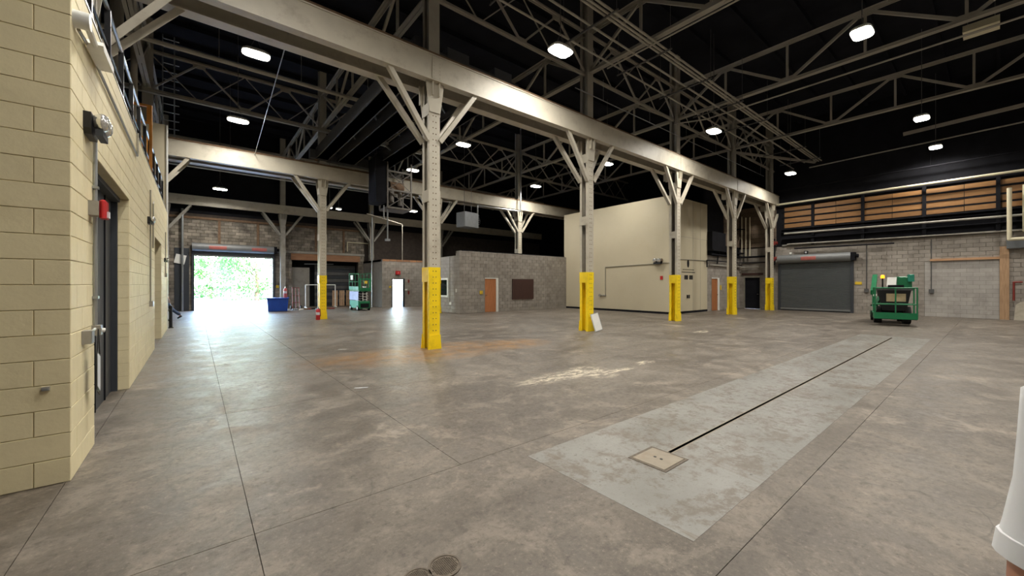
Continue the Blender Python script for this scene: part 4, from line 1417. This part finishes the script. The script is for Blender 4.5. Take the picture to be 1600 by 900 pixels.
plate('tag_plate', 'yellow tag between the black door and the end column', 'sign', (RX, 9.45, 1.4), 0.22, 0.2, 'tag_yellow', 'X')
plate('tag_plate', 'yellow tag right of the brown door by the booth', 'sign', (26.35, BY, 1.45), 0.16, 0.3, 'tag_yellow')
plate('alarm_pull', 'small red alarm pull on the long cream booth wall', 'alarm', (bx0, 11.75, 2.02), 0.16, 0.2, 'red', 'X')
plate('tag_plate', 'tiny yellow tag by the open doorway', 'sign', (4.45, FY, 1.5), 0.18, 0.18, 'tag_yellow')
plate('switch_plate', 'white switch on the office side wall', 'switch', (OX, 19.35, 1.3), 0.12, 0.2, 'white', 'X')
plate('outlet_plate', 'white outlet low on the office side wall', 'outlet', (OX, 20.0, 0.55), 0.25, 0.16, 'white', 'X')
for i, (y, s) in enumerate(((8.15, 0.12), (7.35, 0.2), (6.85, 0.1))):
    plate('wall_sounder', ('small white round sounder left above the closed shutter', 'square dark sounder with a bright lens above the closed shutter', 'small grey box above the closed shutter')[i], 'alarm', (RX, y, 3.62), s, s, ('white', 'blackgloss', 'steel_old')[i], 'X', 0.08)
o = plate('sounder_lens', 'bright lens on the dark sounder above the shutter', 'lens', (RX - 0.085, 7.35, 3.63), 0.09, 0.11, 'card', 'X', 0.02)
# conduits on booth and offices
pipe('conduit', 'conduit running along the long cream booth wall down to a bib', [(bx0 - 0.03, 15.6, 0.95), (bx0 - 0.03, 15.6, 2.75), (bx0 - 0.03, 11.1, 2.85)], 0.02, 'conduit', 'conduit')
pipe('conduit', 'conduit across the booth face with the printed mark', [(bx0 - 0.03, by0 - 0.03, 3.05), (24.4, by0 - 0.03, 3.1)], 0.02, 'conduit', 'conduit')
el = emergency((0, 0, 0), 'emergency light on the long cream booth wall', 1.6)
el.location = (bx0, 11.95, 2.95); el.rotation_euler = (0, 0, R(180))
hb = thing('hose_bib', 'small tap at the end of the booth wall conduit', 'tap', (bx0 - 0.03, 15.6, 0.95))
MB().tube((0, -0.05, 0), (0, 0.35, 0.0), 0.04).build('spout', 'steel_old', hb)
MB().tube((-0.02, 0.38, 0), (-0.12, 0.38, 0), 0.09, 10).build('handle', 'steel_old', hb)
dh = MB().box(21.95, 22.05, by0 - 0.05, by0, 0.85, 1.05).box(22.18, 22.25, by0 - 0.04, by0, 0.85, 1.05)
dh.build('door_pull', 'black', booth)
pipe('conduit', 'thin conduit down the office corner face', [(OX - 0.03, 20.05, 0.6), (OX - 0.03, 20.05, 3.3)], 0.018, 'conduit', 'conduit')
pipe('drop_pipe', 'tall bright pipe dropping beside the low vestibule room', [(9.95, 28.4, 0.0), (9.95, 28.4, 7.0)], 0.045, 'galv')
pipe('drop_pipe', 'thin bent pipe rising above the vestibule room', [(8.2, 24.3, 6.0), (11.9, 27.6, 6.1), (11.9, 27.6, 3.45)], 0.03, 'conduit')
pipe('wall_pipe', 'pair of thin bent pipes on the far wall above the dark bay', [(9.1, FY - 0.1, 4.2), (9.1, FY - 0.1, 4.9), (11.0, FY - 0.1, 4.9)], 0.04, 'creampipe')
pipe('drop_pipe', 'bright pipe descending to the silver heater', [(13.2, 19.6, 5.75), (13.2, 19.6, 6.4), (16.6, 19.6, 6.45), (16.6, 19.6, ZR)], 0.045, 'galv')
ht = thing('unit_heater', 'silver unit heater hanging over the grey office', 'heater', (12.35, 19.35, 4.95), R(10))
MB().cbox(-0.55, 0.5, -0.4, 0.4, 0.0, 0.85, 0.03).build('casing', 'heater', ht)
for k in range(6):
    MB().box(0.5, 0.56, -0.38, 0.38, 0.06 + k * 0.13, 0.1 + k * 0.13).build('louvre', 'darkconduit', ht)
MB().tube((0.5, 0, 0.42), (0.75, 0, 0.42), 0.3, 12).build('fan_guard', 'black', ht)
for y in (-0.3, 0.3):
    MB().tube((0, y, 0.8), (0, y, ZR - 4.95), 0.012, 5).build('hanger', 'darkconduit', ht)
# dark bits behind the office
m = MB().box(11.8, 20.2, OY + 0.08, OY + 0.14, 3.55, 3.62)
tag(m.build('office_top_rail', 'black'), 'thin dark rail along the top of the office wall', 'rail')

# ------------------------------------------------------------------ loose things on the floor
wb_ = thing('leaning_board', 'white flat board leaning against the second yellow column', 'board', (10.78, 8.72, 0))
ob_ = MB().box(-0.2, 0.2, -0.012, 0.012, 0, 0.62).build('panel', 'white', wb_)
ob_.rotation_euler = (R(-14), R(-8), 0); ob_.location = (0.12, -0.06, 0.03)
ob2 = MB()
for a, b, c, d in pieces(-0.2, 0.2, 0, 0.62, [(-0.185, 0.185, 0.015, 0.605)]):
    ob2.box(a, b, -0.016, -0.012, c, d)
ob2.build('edge_trim', 'galv', ob_)

def extinguisher(loc, label, s=1.0, mat='red'):
    t = thing('fire_extinguisher', label, 'fire extinguisher', loc)
    MB().lathe((0, 0, 0), [(0.085 * s, 0), (0.09 * s, 0.02), (0.09 * s, 0.4 * s), (0.07 * s, 0.46 * s), (0.03 * s, 0.5 * s)], 16).build('cylinder', mat, t, smooth=True)
    MB().box(-0.02, 0.02, -0.1 * s, 0.05 * s, 0.5 * s, 0.54 * s).box(-0.015, 0.015, -0.1 * s, 0.03 * s, 0.56 * s, 0.58 * s).build('lever', 'blackgloss', t)
    MB().path([(0, 0.04, 0.52 * s), (0.1 * s, 0.05, 0.45 * s), (0.105 * s, 0.02, 0.15 * s)], 0.014 * s, 6).build('hose', 'blackgloss', t)
    m = MB()
    n = 7
    for k in range(n - 1):
        a0, a1 = R(200 + k * 18), R(200 + (k + 1) * 18)
        m.prism([(0.091 * s * math.cos(a0), 0.091 * s * math.sin(a0)), (0.091 * s * math.cos(a1), 0.091 * s * math.sin(a1)), (0.086 * s * math.cos(a1), 0.086 * s * math.sin(a1)), (0.086 * s * math.cos(a0), 0.086 * s * math.sin(a0))], 'Z', 0.22 * s, 0.34 * s)
    m.build('label_band', 'card', t)
extinguisher((4.42, 19.75, 0), 'red fire extinguisher standing at the foot of the yellow column', 1.05)
extinguisher((4.35, 27.75, 0.83), 'pale red extinguisher standing on the lidded blue bin', 1.2, 'pinkred')
bb = thing('blue_bin', 'large lidded blue plastic bin beside the open doorway', 'bin', (3.95, 27.8, 0), R(-8))
MB().loft([[(sx * w, sy * w * 0.8, z) for sx, sy in ((-1, -1), (1, -1), (1, 1), (-1, 1))] for w, z in ((0.5, 0.02), (0.56, 0.78))]).build('tub', 'blue', bb)
MB().cbox(-0.6, 0.6, -0.49, 0.49, 0.78, 0.83, 0.02).build('lid', 'blue', bb)
for k in (-0.25, 0.1, 0.4):
    MB().box(k - 0.02, k + 0.02, -0.47, -0.42, 0.1, 0.74).build('rib', 'blue', bb)
ht2 = thing('hand_truck', 'red two-wheeled hand truck right of the blue bin', 'hand truck', (5.2, 29.2, 0))
for x in (-0.2, 0.0, 0.2):
    MB().tube((x, 0, 0.1), (x, 0.18, 1.45 if x else 1.4), 0.022, 8).build('upright', 'darkred', ht2)
for z, y in ((0.45, 0.05), (0.9, 0.11), (1.42, 0.18)):
    MB().tube((-0.2, y, z), (0.2, y, z), 0.02, 8).build('cross_bar', 'darkred', ht2)
MB().box(-0.24, 0.24, -0.25, 0.0, 0.02, 0.04).build('toe_plate', 'darkred', ht2)
for x in (-0.3, 0.3):
    MB().tube((x - 0.03, 0.06, 0.13), (x + 0.03, 0.06, 0.13), 0.13, 14).build('wheel', 'rubber', ht2)
rk2 = thing('pipe_rack', 'white tubular frame standing before the dark bay', 'frame', (5.85, 29.6, 0))
MB().path([(0, 0, 0.05), (0, 0, 1.62), (1.9, 0, 1.62), (1.9, 0, 0.05)], 0.03).build('hoop', 'white', rk2)
MB().path([(0, -0.35, 0.08), (0, 0.35, 0.08)], 0.03).build('foot', 'white', rk2)
MB().path([(1.9, -0.35, 0.08), (1.9, 0.35, 0.08)], 0.03).build('foot', 'white', rk2)
for i in range(9):
    L = random.uniform(0.25, 0.7)
    o = MB().tube((-L / 2, 0, 0.05), (L / 2, 0, 0.05), 0.045, 7).build('scrap_pipe', ('galv', 'white', 'rust', 'darkred', 'black')[i % 5])
    o.location = (5.0 + i * 0.26, 28.1 + random.uniform(-0.25, 0.3), 0.0)
    o.rotation_euler = (0, 0, random.uniform(-0.9, 0.9))
    tag(o, '%s short %s scrap pipe counted from the blue bin' % (('first', 'second')[i // 5], ('galvanised', 'white', 'rusty', 'dark red', 'black')[i % 5]), 'pipe', 'scrap pipes before the dark bay')
for i in range(3):
    pal = thing('wooden_pallet', ('leaning wooden pallet nearest the green lift', 'leaning wooden pallet in the middle of three', 'leaning wooden pallet farthest from the green lift')[i], 'pallet', (9.1 - i * 0.5, FY - 0.15, 0.0), 0, 'pallets before the dark bay')
    for k in range(4):
        q = MB().beam((-0.45 + k * 0.3 if False else 0.0, -0.05 - k * 0.001, 0.05), (0.1, 0.25, 1.2), 0.08, 0.03)
    for k in range(3):
        MB().beam((-0.14 + k * 0.13, -0.35, 0.03), (-0.05 + k * 0.13, -0.05, 1.2), 0.1, 0.03, (0, 1, 0)).build('deck_board', 'lumber', pal)
    for z in (0.15, 0.6, 1.05):
        MB().beam((-0.16 + z * 0.07, -0.31 + z * 0.25, z), (0.2 + z * 0.07, -0.31 + z * 0.25, z), 0.04, 0.08).build('stringer', 'lumber', pal)
for lx_, ly_, a_, lb in ((2.87, 10.33, -0.68, 'small white paper scrap on the floor left of the nearest column'), (2.03, 6.3, -0.5, 'thin white paper scrap on the floor in the left foreground')):
    pm = MB().prism([(-0.1, -0.012), (-0.02, -0.03), (0.09, -0.01), (0.11, 0.015), (0.0, 0.012), (-0.09, 0.012)], 'Z', 0.0, 0.003)
    tag(pm.build('paper_scrap', 'card', loc=(lx_, ly_, 0.0), rz=a_), lb, 'paper')
gp = thing('guard_post', 'black steel guard post at the far end of the cream wall', 'bollard', (-0.72, 19.55, 0))
MB().tube((0, 0, 0), (0, 0, 0.82), 0.05, 14).build('post', 'blackgloss', gp, smooth=True)
MB().ball((0, 0, 0.82), 0.05, 14, 0.5).build('cap', 'blackgloss', gp, smooth=True)
MB().tube((0, 0, 0.0), (0, 0, 0.03), 0.08, 14).build('base_flange', 'blackgloss', gp)
for z in (0.3, 0.68):
    MB().tube((-0.1, -0.02, z), (0, 0, z), 0.04, 8).build('bracket', 'blackgloss', gp)

# ------------------------------------------------------------------ scissor lift
sl = thing('scissor_lift', 'green scissor lift parked before the dark far bay', 'scissor lift', (8.28, 25.9, 0))
w2, l2 = 0.37, 0.95
MB().cbox(-w2 + 0.05, w2 - 0.05, -l2, l2, 0.14, 0.58, 0.03).build('chassis', 'green', sl)
MB().box(-w2, -w2 + 0.05, -l2 + 0.1, l2 - 0.1, 0.16, 0.62).build('side_tray', 'teal', sl)  # doorway light on this side painted in as a lighter green
MB().box(w2 - 0.05, w2, -l2 + 0.1, l2 - 0.1, 0.16, 0.62).build('side_tray', 'green', sl)
for x in (-w2 + 0.04, w2 - 0.04):
    for y in (-l2 + 0.25, l2 - 0.25):
        wh = MB().tube((x - 0.06, y, 0.16), (x + 0.06, y, 0.16), 0.16, 16).build('wheel', 'rubber', sl, smooth=True)
        MB().tube((x - 0.065, y, 0.16), (x + 0.065, y, 0.16), 0.08, 12).build('hub', 'white', wh)
MB().box(-0.26, 0.26, -l2 - 0.03, -l2, 0.2, 0.45).build('front_panel', 'black', sl)
for k in range(4):
    z0 = 0.6 + k * 0.15
    for x in (-0.24, 0.24):
        MB().beam((x, -l2 + 0.1, z0), (x, l2 - 0.1, z0 + 0.14), 0.04, 0.07).build('scissor_arm', 'steel_old', sl)
        MB().beam((x * 0.82, l2 - 0.1, z0), (x * 0.82, -l2 + 0.1, z0 + 0.14), 0.04, 0.07).build('scissor_arm', 'black', sl)
MB().box(-w2, w2, -l2, l2, 1.22, 1.32).build('platform', 'green', sl)
MB().tube((-0.12, -l2 - 0.02, 0.6), (-0.12, -l2 - 0.02, 1.15), 0.02).build('ladder_rail', 'white', sl)
MB().tube((0.12, -l2 - 0.02, 0.6), (0.12, -l2 - 0.02, 1.15), 0.02).build('ladder_rail', 'white', sl)
for k in range(3):
    MB().tube((-0.12, -l2 - 0.02, 0.7 + k * 0.17), (0.12, -l2 - 0.02, 0.7 + k * 0.17), 0.015).build('ladder_rung', 'white', sl)
MB().box(-w2 - 0.012, -w2, -l2 + 0.05, l2 - 0.05, 0.66, 1.2).build('side_sheet', 'lilac', sl)
m = MB()
for x in (-w2, w2):
    for y in (-l2, -0.3, 0.3, l2):
        m.tube((x, y, 1.3), (x, y, 2.34), 0.022, 8)
    for z in (1.82, 2.34):
        m.tube((x, -l2, z), (x, l2, z), 0.022, 8)
m.tube((-w2, l2, 2.34), (w2, l2, 2.34), 0.022).tube((-w2, l2, 1.82), (w2, l2, 1.82), 0.022)
m.build('guard_rail', 'green', sl)
MB().box(-w2 - 0.015, -w2, -l2, l2, 1.32, 1.52).build('toe_board', 'teal', sl)  # same painted-in daylight tone as the tray below
m = MB()
for a, b, c, d in pieces(-w2, w2, 1.3, 2.02, [(-w2 + 0.1, w2 - 0.1, 1.42, 1.94)]):
    m.box(a, b, -l2 - 0.03, -l2 + 0.01, c, d)
m.build('entry_gate', 'green', sl)
MB().box(0.0, 0.16, -l2 - 0.04, -l2 + 0.1, 1.7, 1.88).build('control_box', 'tag_yellow', sl)
MB().box(-0.1, 0.08, -l2 - 0.02, -l2 + 0.1, 1.45, 1.52).build('manual_case', 'white', sl)
MB().box(-w2 - 0.02, -w2 + 0.02, 0.2, 0.65, 1.95, 2.25).build('sign_panel', 'white', sl)

# ------------------------------------------------------------------ boom lift at right
bl = thing('boom_lift', 'green boom lift with its basket raised off the floor and an amber beacon', 'boom lift', (21.9, 2.55, 0), R(-78))
hw, hd = 0.6, 0.38
zb0, zt0 = 0.25, 1.5
MB().box(-hw, hw, -hd, hd, zb0, zb0 + 0.06).build('basket_floor', 'black', bl)
m = MB()
m.box(-hw, hw, -hd - 0.02, -hd, zb0 + 0.02, zb0 + 0.27).box(-hw, hw, hd, hd + 0.02, zb0 + 0.02, zb0 + 0.22).box(-hw - 0.02, -hw, -hd, hd, zb0 + 0.02, zb0 + 0.24).box(hw, hw + 0.02, -hd, hd, zb0 + 0.02, zb0 + 0.24)
m.build('toe_board', 'green', bl)
m = MB()
for x in (-hw, 0.0, hw):
    for y in (-hd, hd):
        if abs(x) in (hw,) or y < 0:
            m.tube((x, y, zb0 + 0.05), (x, y, zt0), 0.024, 8)
for z in (0.85, zt0):
    for y in (-hd, hd):
        m.tube((-hw, y, z), (hw, y, z), 0.024, 8)
    for x in (-hw, hw):
        m.tube((x, -hd, z), (x, hd, z), 0.024, 8)
m.build('basket_rail', 'green', bl)
m = MB().prism([(-0.42, 1.4), (0.56, 1.4), (0.42, 0.55), (-0.3, 0.55)], 'Y', hd + 0.3, hd + 1.2)
m.build('counterweight', 'blackgloss', bl)
MB().box(-0.18, 0.4, hd + 0.27, hd + 0.3, 0.93, 1.26).build('label_plate', 'tan', bl)
MB().cbox(-0.52, 0.66, hd + 0.5, hd + 2.6, 1.38, 1.52, 0.04).build('turntable_cover', 'darkconduit', bl)
MB().cbox(-0.36, 0.48, hd + 0.6, hd + 2.4, 0.2, 0.56, 0.05).build('chassis', 'blackgloss', bl)
for x in (-0.42, 0.46):
    for y in (hd + 0.75, hd + 2.3):
        wh = MB().tube((x - 0.12, y, 0.36), (x + 0.12, y, 0.36), 0.36, 20).build('wheel', 'rubber', bl, smooth=True)
        MB().tube((x - 0.125, y, 0.36), (x + 0.125, y, 0.36), 0.17, 14).build('hub', 'green', wh)
MB().cbox(0.22, 0.66, hd + 0.9, hd + 2.3, 1.52, 1.98, 0.05).build('engine_cowl', 'green', bl)
MB().cbox(0.52, 0.7, hd + 0.7, hd + 1.1, 1.76, 2.06, 0.03).build('cowl_lip', 'teal', bl)
MB().beam((-0.6, hd + 0.1, 1.3), (-0.42, hd + 1.9, 2.0), 0.16, 0.2).build('boom', 'green', bl)
MB().beam((-0.58, hd + 0.02, 0.45), (-0.54, hd + 0.5, 1.5), 0.12, 0.14).build('jib_arm', 'green', bl)
MB().beam((-0.55, hd + 0.3, 0.6), (-0.35, hd + 0.8, 1.1), 0.1, 0.1).build('riser_arm', 'green', bl)
pn = MB().box(-0.2, 0.08, -0.02, 0.02, 0.0, 0.42).build('control_panel', 'white', bl)
pn.location = (0.0, hd - 0.05, 1.55); pn.rotation_euler = (R(-25), 0, R(-12))
MB().box(-0.16, 0.3, hd - 0.15, hd + 0.05, 1.5, 1.62).build('console', 'black', bl)
MB().tube((-0.62, hd + 0.1, 0.55), (-0.62, hd + 0.1, 0.72), 0.12, 12).build('fuel_tank', 'steel_old', bl)
be = MB().lathe((-0.3, hd + 0.2, 1.9), [(0.06, 0), (0.065, 0.04), (0.058, 0.11), (0.03, 0.14)], 14).build('beacon', 'amber', bl, smooth=True)
MB().tube((-0.3, hd + 0.2, 1.5), (-0.3, hd + 0.2, 1.9), 0.025).build('beacon_stem', 'black', bl)
MB().ball((-0.6, -hd + 0.05, 1.2), 0.06, 8).build('work_lamp', 'white', bl)

# ------------------------------------------------------------------ people
def skin_body(name, parent, mat, verts, edges, radii, root, sub=2):
    me = bpy.data.meshes.new(name)
    me.from_pydata(verts, edges, [])
    me.materials.append(MAT[mat])
    o = bpy.data.objects.new(name, me)
    COL.objects.link(o)
    o.parent = parent
    md = o.modifiers.new('skin', 'SKIN')
    md.use_smooth_shade = True
    sv = me.skin_vertices[0].data if me.skin_vertices else None
    if sv is None:
        bm = bmesh.new(); bm.from_mesh(me); bm.verts.layers.skin.verify(); bm.to_mesh(me); bm.free()
        sv = me.skin_vertices[0].data
    for i, r in enumerate(radii):
        sv[i].radius = r if isinstance(r, tuple) else (r, r)
        sv[i].use_root = (i == root)
    s = o.modifiers.new('subdivision', 'SUBSURF')
    s.levels = sub; s.render_levels = sub
    return o

def person(label, loc, rz, J, shirt, trousers):
    """J: joints in local space, facing +y"""
    t = thing('person', label, 'person', loc, rz)
    V, E, Rr = [], [], []
    def add(p, r, link=None):
        V.append(tuple(p)); Rr.append(r)
        if link is not None:
            E.append((link, len(V) - 1))
        return len(V) - 1
    pel = add(J['pelvis'], (0.15, 0.1))
    wai = add(J['waist'], (0.14, 0.1), pel)
    che = add(J['chest'], (0.16, 0.11), wai)
    nek = add(J['neck'], 0.06, che)
    hd0 = add(J['head'], (0.08, 0.098), nek)
    hd1 = add(J['crown'], (0.078, 0.095), hd0)
    nose = add(Vector(J['head']) + Vector((0, 0.1, -0.01)), 0.018, hd0)
    for s in ('l', 'r'):
        sh_ = add(J['sh_' + s], max(0.062, J.get('arm', 0)), che)
        el_ = add(J['el_' + s], J.get('arm', 0.043), sh_)
        wr_ = add(J['wr_' + s], 0.03, el_)
        ha_ = add(J['ha_' + s], (0.042, 0.018), wr_)
        d = (Vector(J['ha_' + s]) - Vector(J['wr_' + s])).normalized()
        sd = Vector((0, 1, 0)) - d * d.y
        sd.normalize()
        for k, (of, ln) in enumerate(((-0.03, 0.065), (-0.01, 0.08), (0.01, 0.085), (0.03, 0.075))):
            a = add(Vector(J['ha_' + s]) + sd * of + d * 0.045, 0.0095, ha_)
            b = add(Vector(V[a]) + d * ln * 0.5 + Vector((0, 0.006, 0)), 0.009, a)
            add(Vector(V[b]) + d * ln * 0.45 + Vector((0.006 * (1 if s == 'l' else -1), 0.01, 0)), 0.007, b)
        a = add(Vector(J['wr_' + s]) + d * 0.03 + sd * 0.035, 0.012, wr_)
        add(Vector(V[a]) + d * 0.05 + sd * 0.03, 0.009, a)
        hi_ = add(J['hi_' + s], 0.09, pel)
        kn_ = add(J['kn_' + s], 0.055, hi_)
        an_ = add(J['an_' + s], 0.038, kn_)
        add(J['to_' + s], 0.03, an_)
    skin_body('body', t, 'skin', V, E, Rr, pel)
    # trousers
    V2 = [J['waist'], J['pelvis']]; E2 = [(0, 1)]; R2 = [(0.145, 0.105), (0.155, 0.115)]
    for s in ('l', 'r'):
        o = len(V2)
        V2 += [J['hi_' + s], J['kn_' + s], tuple(Vector(J['an_' + s]) + Vector((0, 0, 0.03)))]
        E2 += [(1, o), (o, o + 1), (o + 1, o + 2)]; R2 += [0.105, 0.078, 0.07]
    skin_body('trousers', t, trousers, [tuple(v) for v in V2], E2, R2, 1)
    for s in ('l', 'r'):
        a, b = Vector(J['an_' + s]), Vector(J['to_' + s])
        skin_body('shoe', t, 'blackgloss', [tuple(a + (a - b) * 0.3 + Vector((0, 0, -0.03))), tuple(a + Vector((0, 0, -0.03))), tuple(b + (b - a) * 0.25)], [(0, 1), (1, 2)], [0.04, 0.048, 0.04], 1, 2)
    # shirt torso: stacked ellipses following the spine
    P, Wv, Ch, Nk = (Vector(J[k]) for k in ('pelvis', 'waist', 'chest', 'neck'))
    n = 24
    rings = []
    for c, w, d in ((P + Vector((0, 0, -0.06)), 0.186, 0.142), (P, 0.184, 0.14), (Wv, 0.176, 0.132), (Wv.lerp(Ch, 0.5), 0.184, 0.135), (Ch, 0.2, 0.14),
                    (Ch.lerp(Nk, 0.4), 0.205, 0.128), (Ch.lerp(Nk, 0.64), 0.19, 0.12), (Ch.lerp(Nk, 0.82), 0.14, 0.1), (Ch.lerp(Nk, 0.92), 0.078, 0.078), (Ch.lerp(Nk, 0.95), 0.07, 0.072)):
        rings.append([(c.x + w * math.cos(2 * math.pi * k / n), c.y + d * math.sin(2 * math.pi * k / n), c.z) for k in range(n)])
    MB().loft(rings, cap=False).build('shirt', shirt, t, smooth=True)
    # sleeves: tapered tubes from inside the shoulder to a folded hem
    for s in ('l', 'r'):
        a, b = Vector(J['sh_' + s]), Vector(J['el_' + s])
        out = Vector((-1 if s == 'l' else 1, 0, 0))
        d = (b - a).normalized()
        n = 20
        rings = []
        L = J.get('sleeve', 0.9)
        st_ = [(a - out * 0.12 + Vector((0, 0, -0.02)), (out * 0.9 - Vector((0, 0, 0.2))), 0.1), (a - out * 0.04 + Vector((0, 0, 0.008)), (out + d * 0.35), 0.103), (a + out * 0.004, (out * 0.55 + d), 0.1)]
        st_ += [(a.lerp(b, u * L), d, r) for u, r in ((0.22, 0.094), (0.5, 0.09), (0.78, 0.094), (0.86, 0.096), (0.865, 0.1), (0.995, 0.101), (1.0, 0.098), (1.0, 0.09), (0.9, 0.086))]
        for c, ax, rr in st_:
            ax = ax.normalized()
            e1 = ax.cross(Vector((0, 1, 0))).normalized(); e2 = ax.cross(e1).normalized()
            rings.append([c + e1 * math.cos(2 * math.pi * k / n) * rr * 0.9 + e2 * math.sin(2 * math.pi * k / n) * rr for k in range(n)])
        MB().loft(rings, cap=False).build('sleeve', shirt, t, smooth=True)
    # hair, eyes, mouth, ears
    h = Vector(J['head'])
    m = MB()
    n = 14
    rings = []
    for k in range(9):
        ph = R(88 - k * 14)
        rg = []
        for i in range(n):
            a = 2 * math.pi * i / n
            y = math.sin(a)
            lift = (0.075 * max(0.0, y + 0.15)) * (k / 8.0) ** 2
            rg.append((h.x + 0.1 * math.cos(ph) ** 0.7 * math.cos(a), h.y - 0.008 + 0.118 * math.cos(ph) ** 0.7 * y, h.z + 0.035 + 0.125 * math.sin(ph) + lift))
        rings.append(rg)
    m.loft(rings)
    m.build('hair', 'hair', t, smooth=True)
    for sx in (-1, 1):
        MB().ball(h + Vector((sx * 0.032, 0.085, 0.02)), 0.013, 8).build('eye', 'white', t, smooth=True)
        MB().ball(h + Vector((sx * 0.09, 0.005, -0.005)), 0.02, 8, 1.5).build('ear', 'skin', t, smooth=True)
    MB().box(h.x - 0.025, h.x + 0.025, h.y + 0.075, h.y + 0.092, h.z - 0.055, h.z - 0.045).build('mouth', 'pinkred', t)
    return t
J1 = dict(pelvis=(0, 0, 0.93), waist=(0, 0, 1.08), chest=(0, 0, 1.32), neck=(0, 0.0, 1.5), head=(0, 0.02, 1.6), crown=(0, 0.02, 1.68),
          sh_l=(-0.2, 0, 1.39), el_l=(-0.258, 0.0, 1.055), wr_l=(-0.275, 0.03, 0.84), ha_l=(-0.275, 0.05, 0.76),
          sh_r=(0.17, 0, 1.42), el_r=(0.27, 0.0, 1.12), wr_r=(0.27, 0.09, 0.88), ha_r=(0.265, 0.12, 0.8),
          hi_l=(-0.1, 0, 0.88), kn_l=(-0.12, 0.01, 0.48), an_l=(-0.13, -0.02, 0.08), to_l=(-0.15, 0.14, 0.03),
          hi_r=(0.1, 0, 0.88), kn_r=(0.12, 0.01, 0.48), an_r=(0.13, -0.02, 0.08), to_r=(0.15, 0.14, 0.03), sleeve=0.88, arm=0.084)
_f = Vector((math.sin(R(39)), math.cos(R(39)), 0)); _r = Vector((math.cos(R(39)), -math.sin(R(39)), 0))
person('person in a white short-sleeved shirt cut off by the right edge', _f * 0.70 + _r * 1.262, R(-39), J1, 'shirt', 'jeans')
J2 = dict(pelvis=(0, 0.0, 0.84), waist=(0, 0.04, 0.98), chest=(0, 0.14, 1.22), neck=(0, 0.22, 1.39), head=(0, 0.27, 1.49), crown=(0, 0.28, 1.57),
          sh_l=(-0.18, 0.16, 1.3), el_l=(-0.24, 0.02, 1.06), wr_l=(-0.22, 0.12, 0.86), ha_l=(-0.21, 0.16, 0.79),
          sh_r=(0.18, 0.16, 1.3), el_r=(0.24, -0.03, 1.08), wr_r=(0.23, -0.1, 0.86), ha_r=(0.22, -0.11, 0.78),
          hi_l=(-0.1, 0, 0.8), kn_l=(-0.11, 0.26, 0.5), an_l=(-0.11, 0.4, 0.09), to_l=(-0.11, 0.55, 0.05),
          hi_r=(0.1, 0, 0.8), kn_r=(0.11, -0.22, 0.44), an_r=(0.11, -0.52, 0.14), to_r=(0.11, -0.42, 0.04), sleeve=0.98)
person('person in jeans mid-stride half hidden past the cream wall end', (-1.07, 24.5, 0), R(90), J2, 'darkcloth', 'jeans')

# ------------------------------------------------------------------ outside the open doorway
struct(MB().box(-60, 60, FY + 0.3, 110, -0.15, -0.02).build('ground_yard', 'asphalt'), 'pale sunlit yard outside the doorway')
def tree(x, y, h, r, label, n=5200, seed=1):
    rd = random.Random(seed)
    t = thing('tree', label, 'tree', (x, y, 0), 0, 'trees beyond the open doorway')
    m = MB().tube((0, 0, 0), (0, 0, h * 0.55), 0.22, 8, 0.12)
    for k in range(5):
        a = rd.uniform(0, 6.28)
        m.tube((0, 0, h * (0.25 + 0.06 * k)), (math.cos(a) * r * 0.6, math.sin(a) * r * 0.6, h * (0.5 + 0.07 * k)), 0.08, 6, 0.03)
    m.build('trunk', 'bark', t)
    lumps = [(rd.uniform(-r, r) * 0.75, rd.uniform(-r, r) * 0.5, rd.uniform(0.05, 0.85) * h, rd.uniform(0.28, 0.5) * r) for _ in range(22)]
    vs, fs = [], []
    for k in range(n):
        lx, ly, lz, lr_ = lumps[k % len(lumps)]
        d = Vector((rd.gauss(0, 1), rd.gauss(0, 1), rd.gauss(0, 1))).normalized() * lr_ * rd.uniform(0.65, 1.05)
        c = Vector((lx, ly, max(0.15, lz + d.z))) + Vector((d.x, d.y, 0))
        u = Vector((rd.gauss(0, 1), rd.gauss(0, 1), rd.gauss(0, 1))).normalized()
        w = u.cross(Vector((0.3, 0.2, 1))).normalized()
        s = rd.uniform(0.1, 0.2)
        o = len(vs)
        vs += [c - u * s, c + w * s * 0.55, c + u * s, c - w * s * 0.55]
        fs.append((o, o + 1, o + 2, o + 3))
    me = bpy.data.meshes.new('foliage')
    me.from_pydata([tuple(v) for v in vs], [], fs)
    me.materials.append(MAT['leaf'])
    o = bpy.data.objects.new('foliage', me)
    COL.objects.link(o)
    o.parent = t
    o['kind'] = 'stuff'
tree(4.9, 47.5, 7.5, 3.4, 'big leafy tree filling the right of the open doorway', 7000, 3)
tree(1.4, 58, 5.5, 2.2, 'leafy tree in the middle of the open doorway', 6000, 5)
tree(-9.0, 66, 8.0, 3.4, 'leafy tree at the left of the open doorway', 5000, 8)
tree(12.5, 52, 8.0, 4.0, 'leafy tree hidden to the right of the open doorway', 5000, 11)
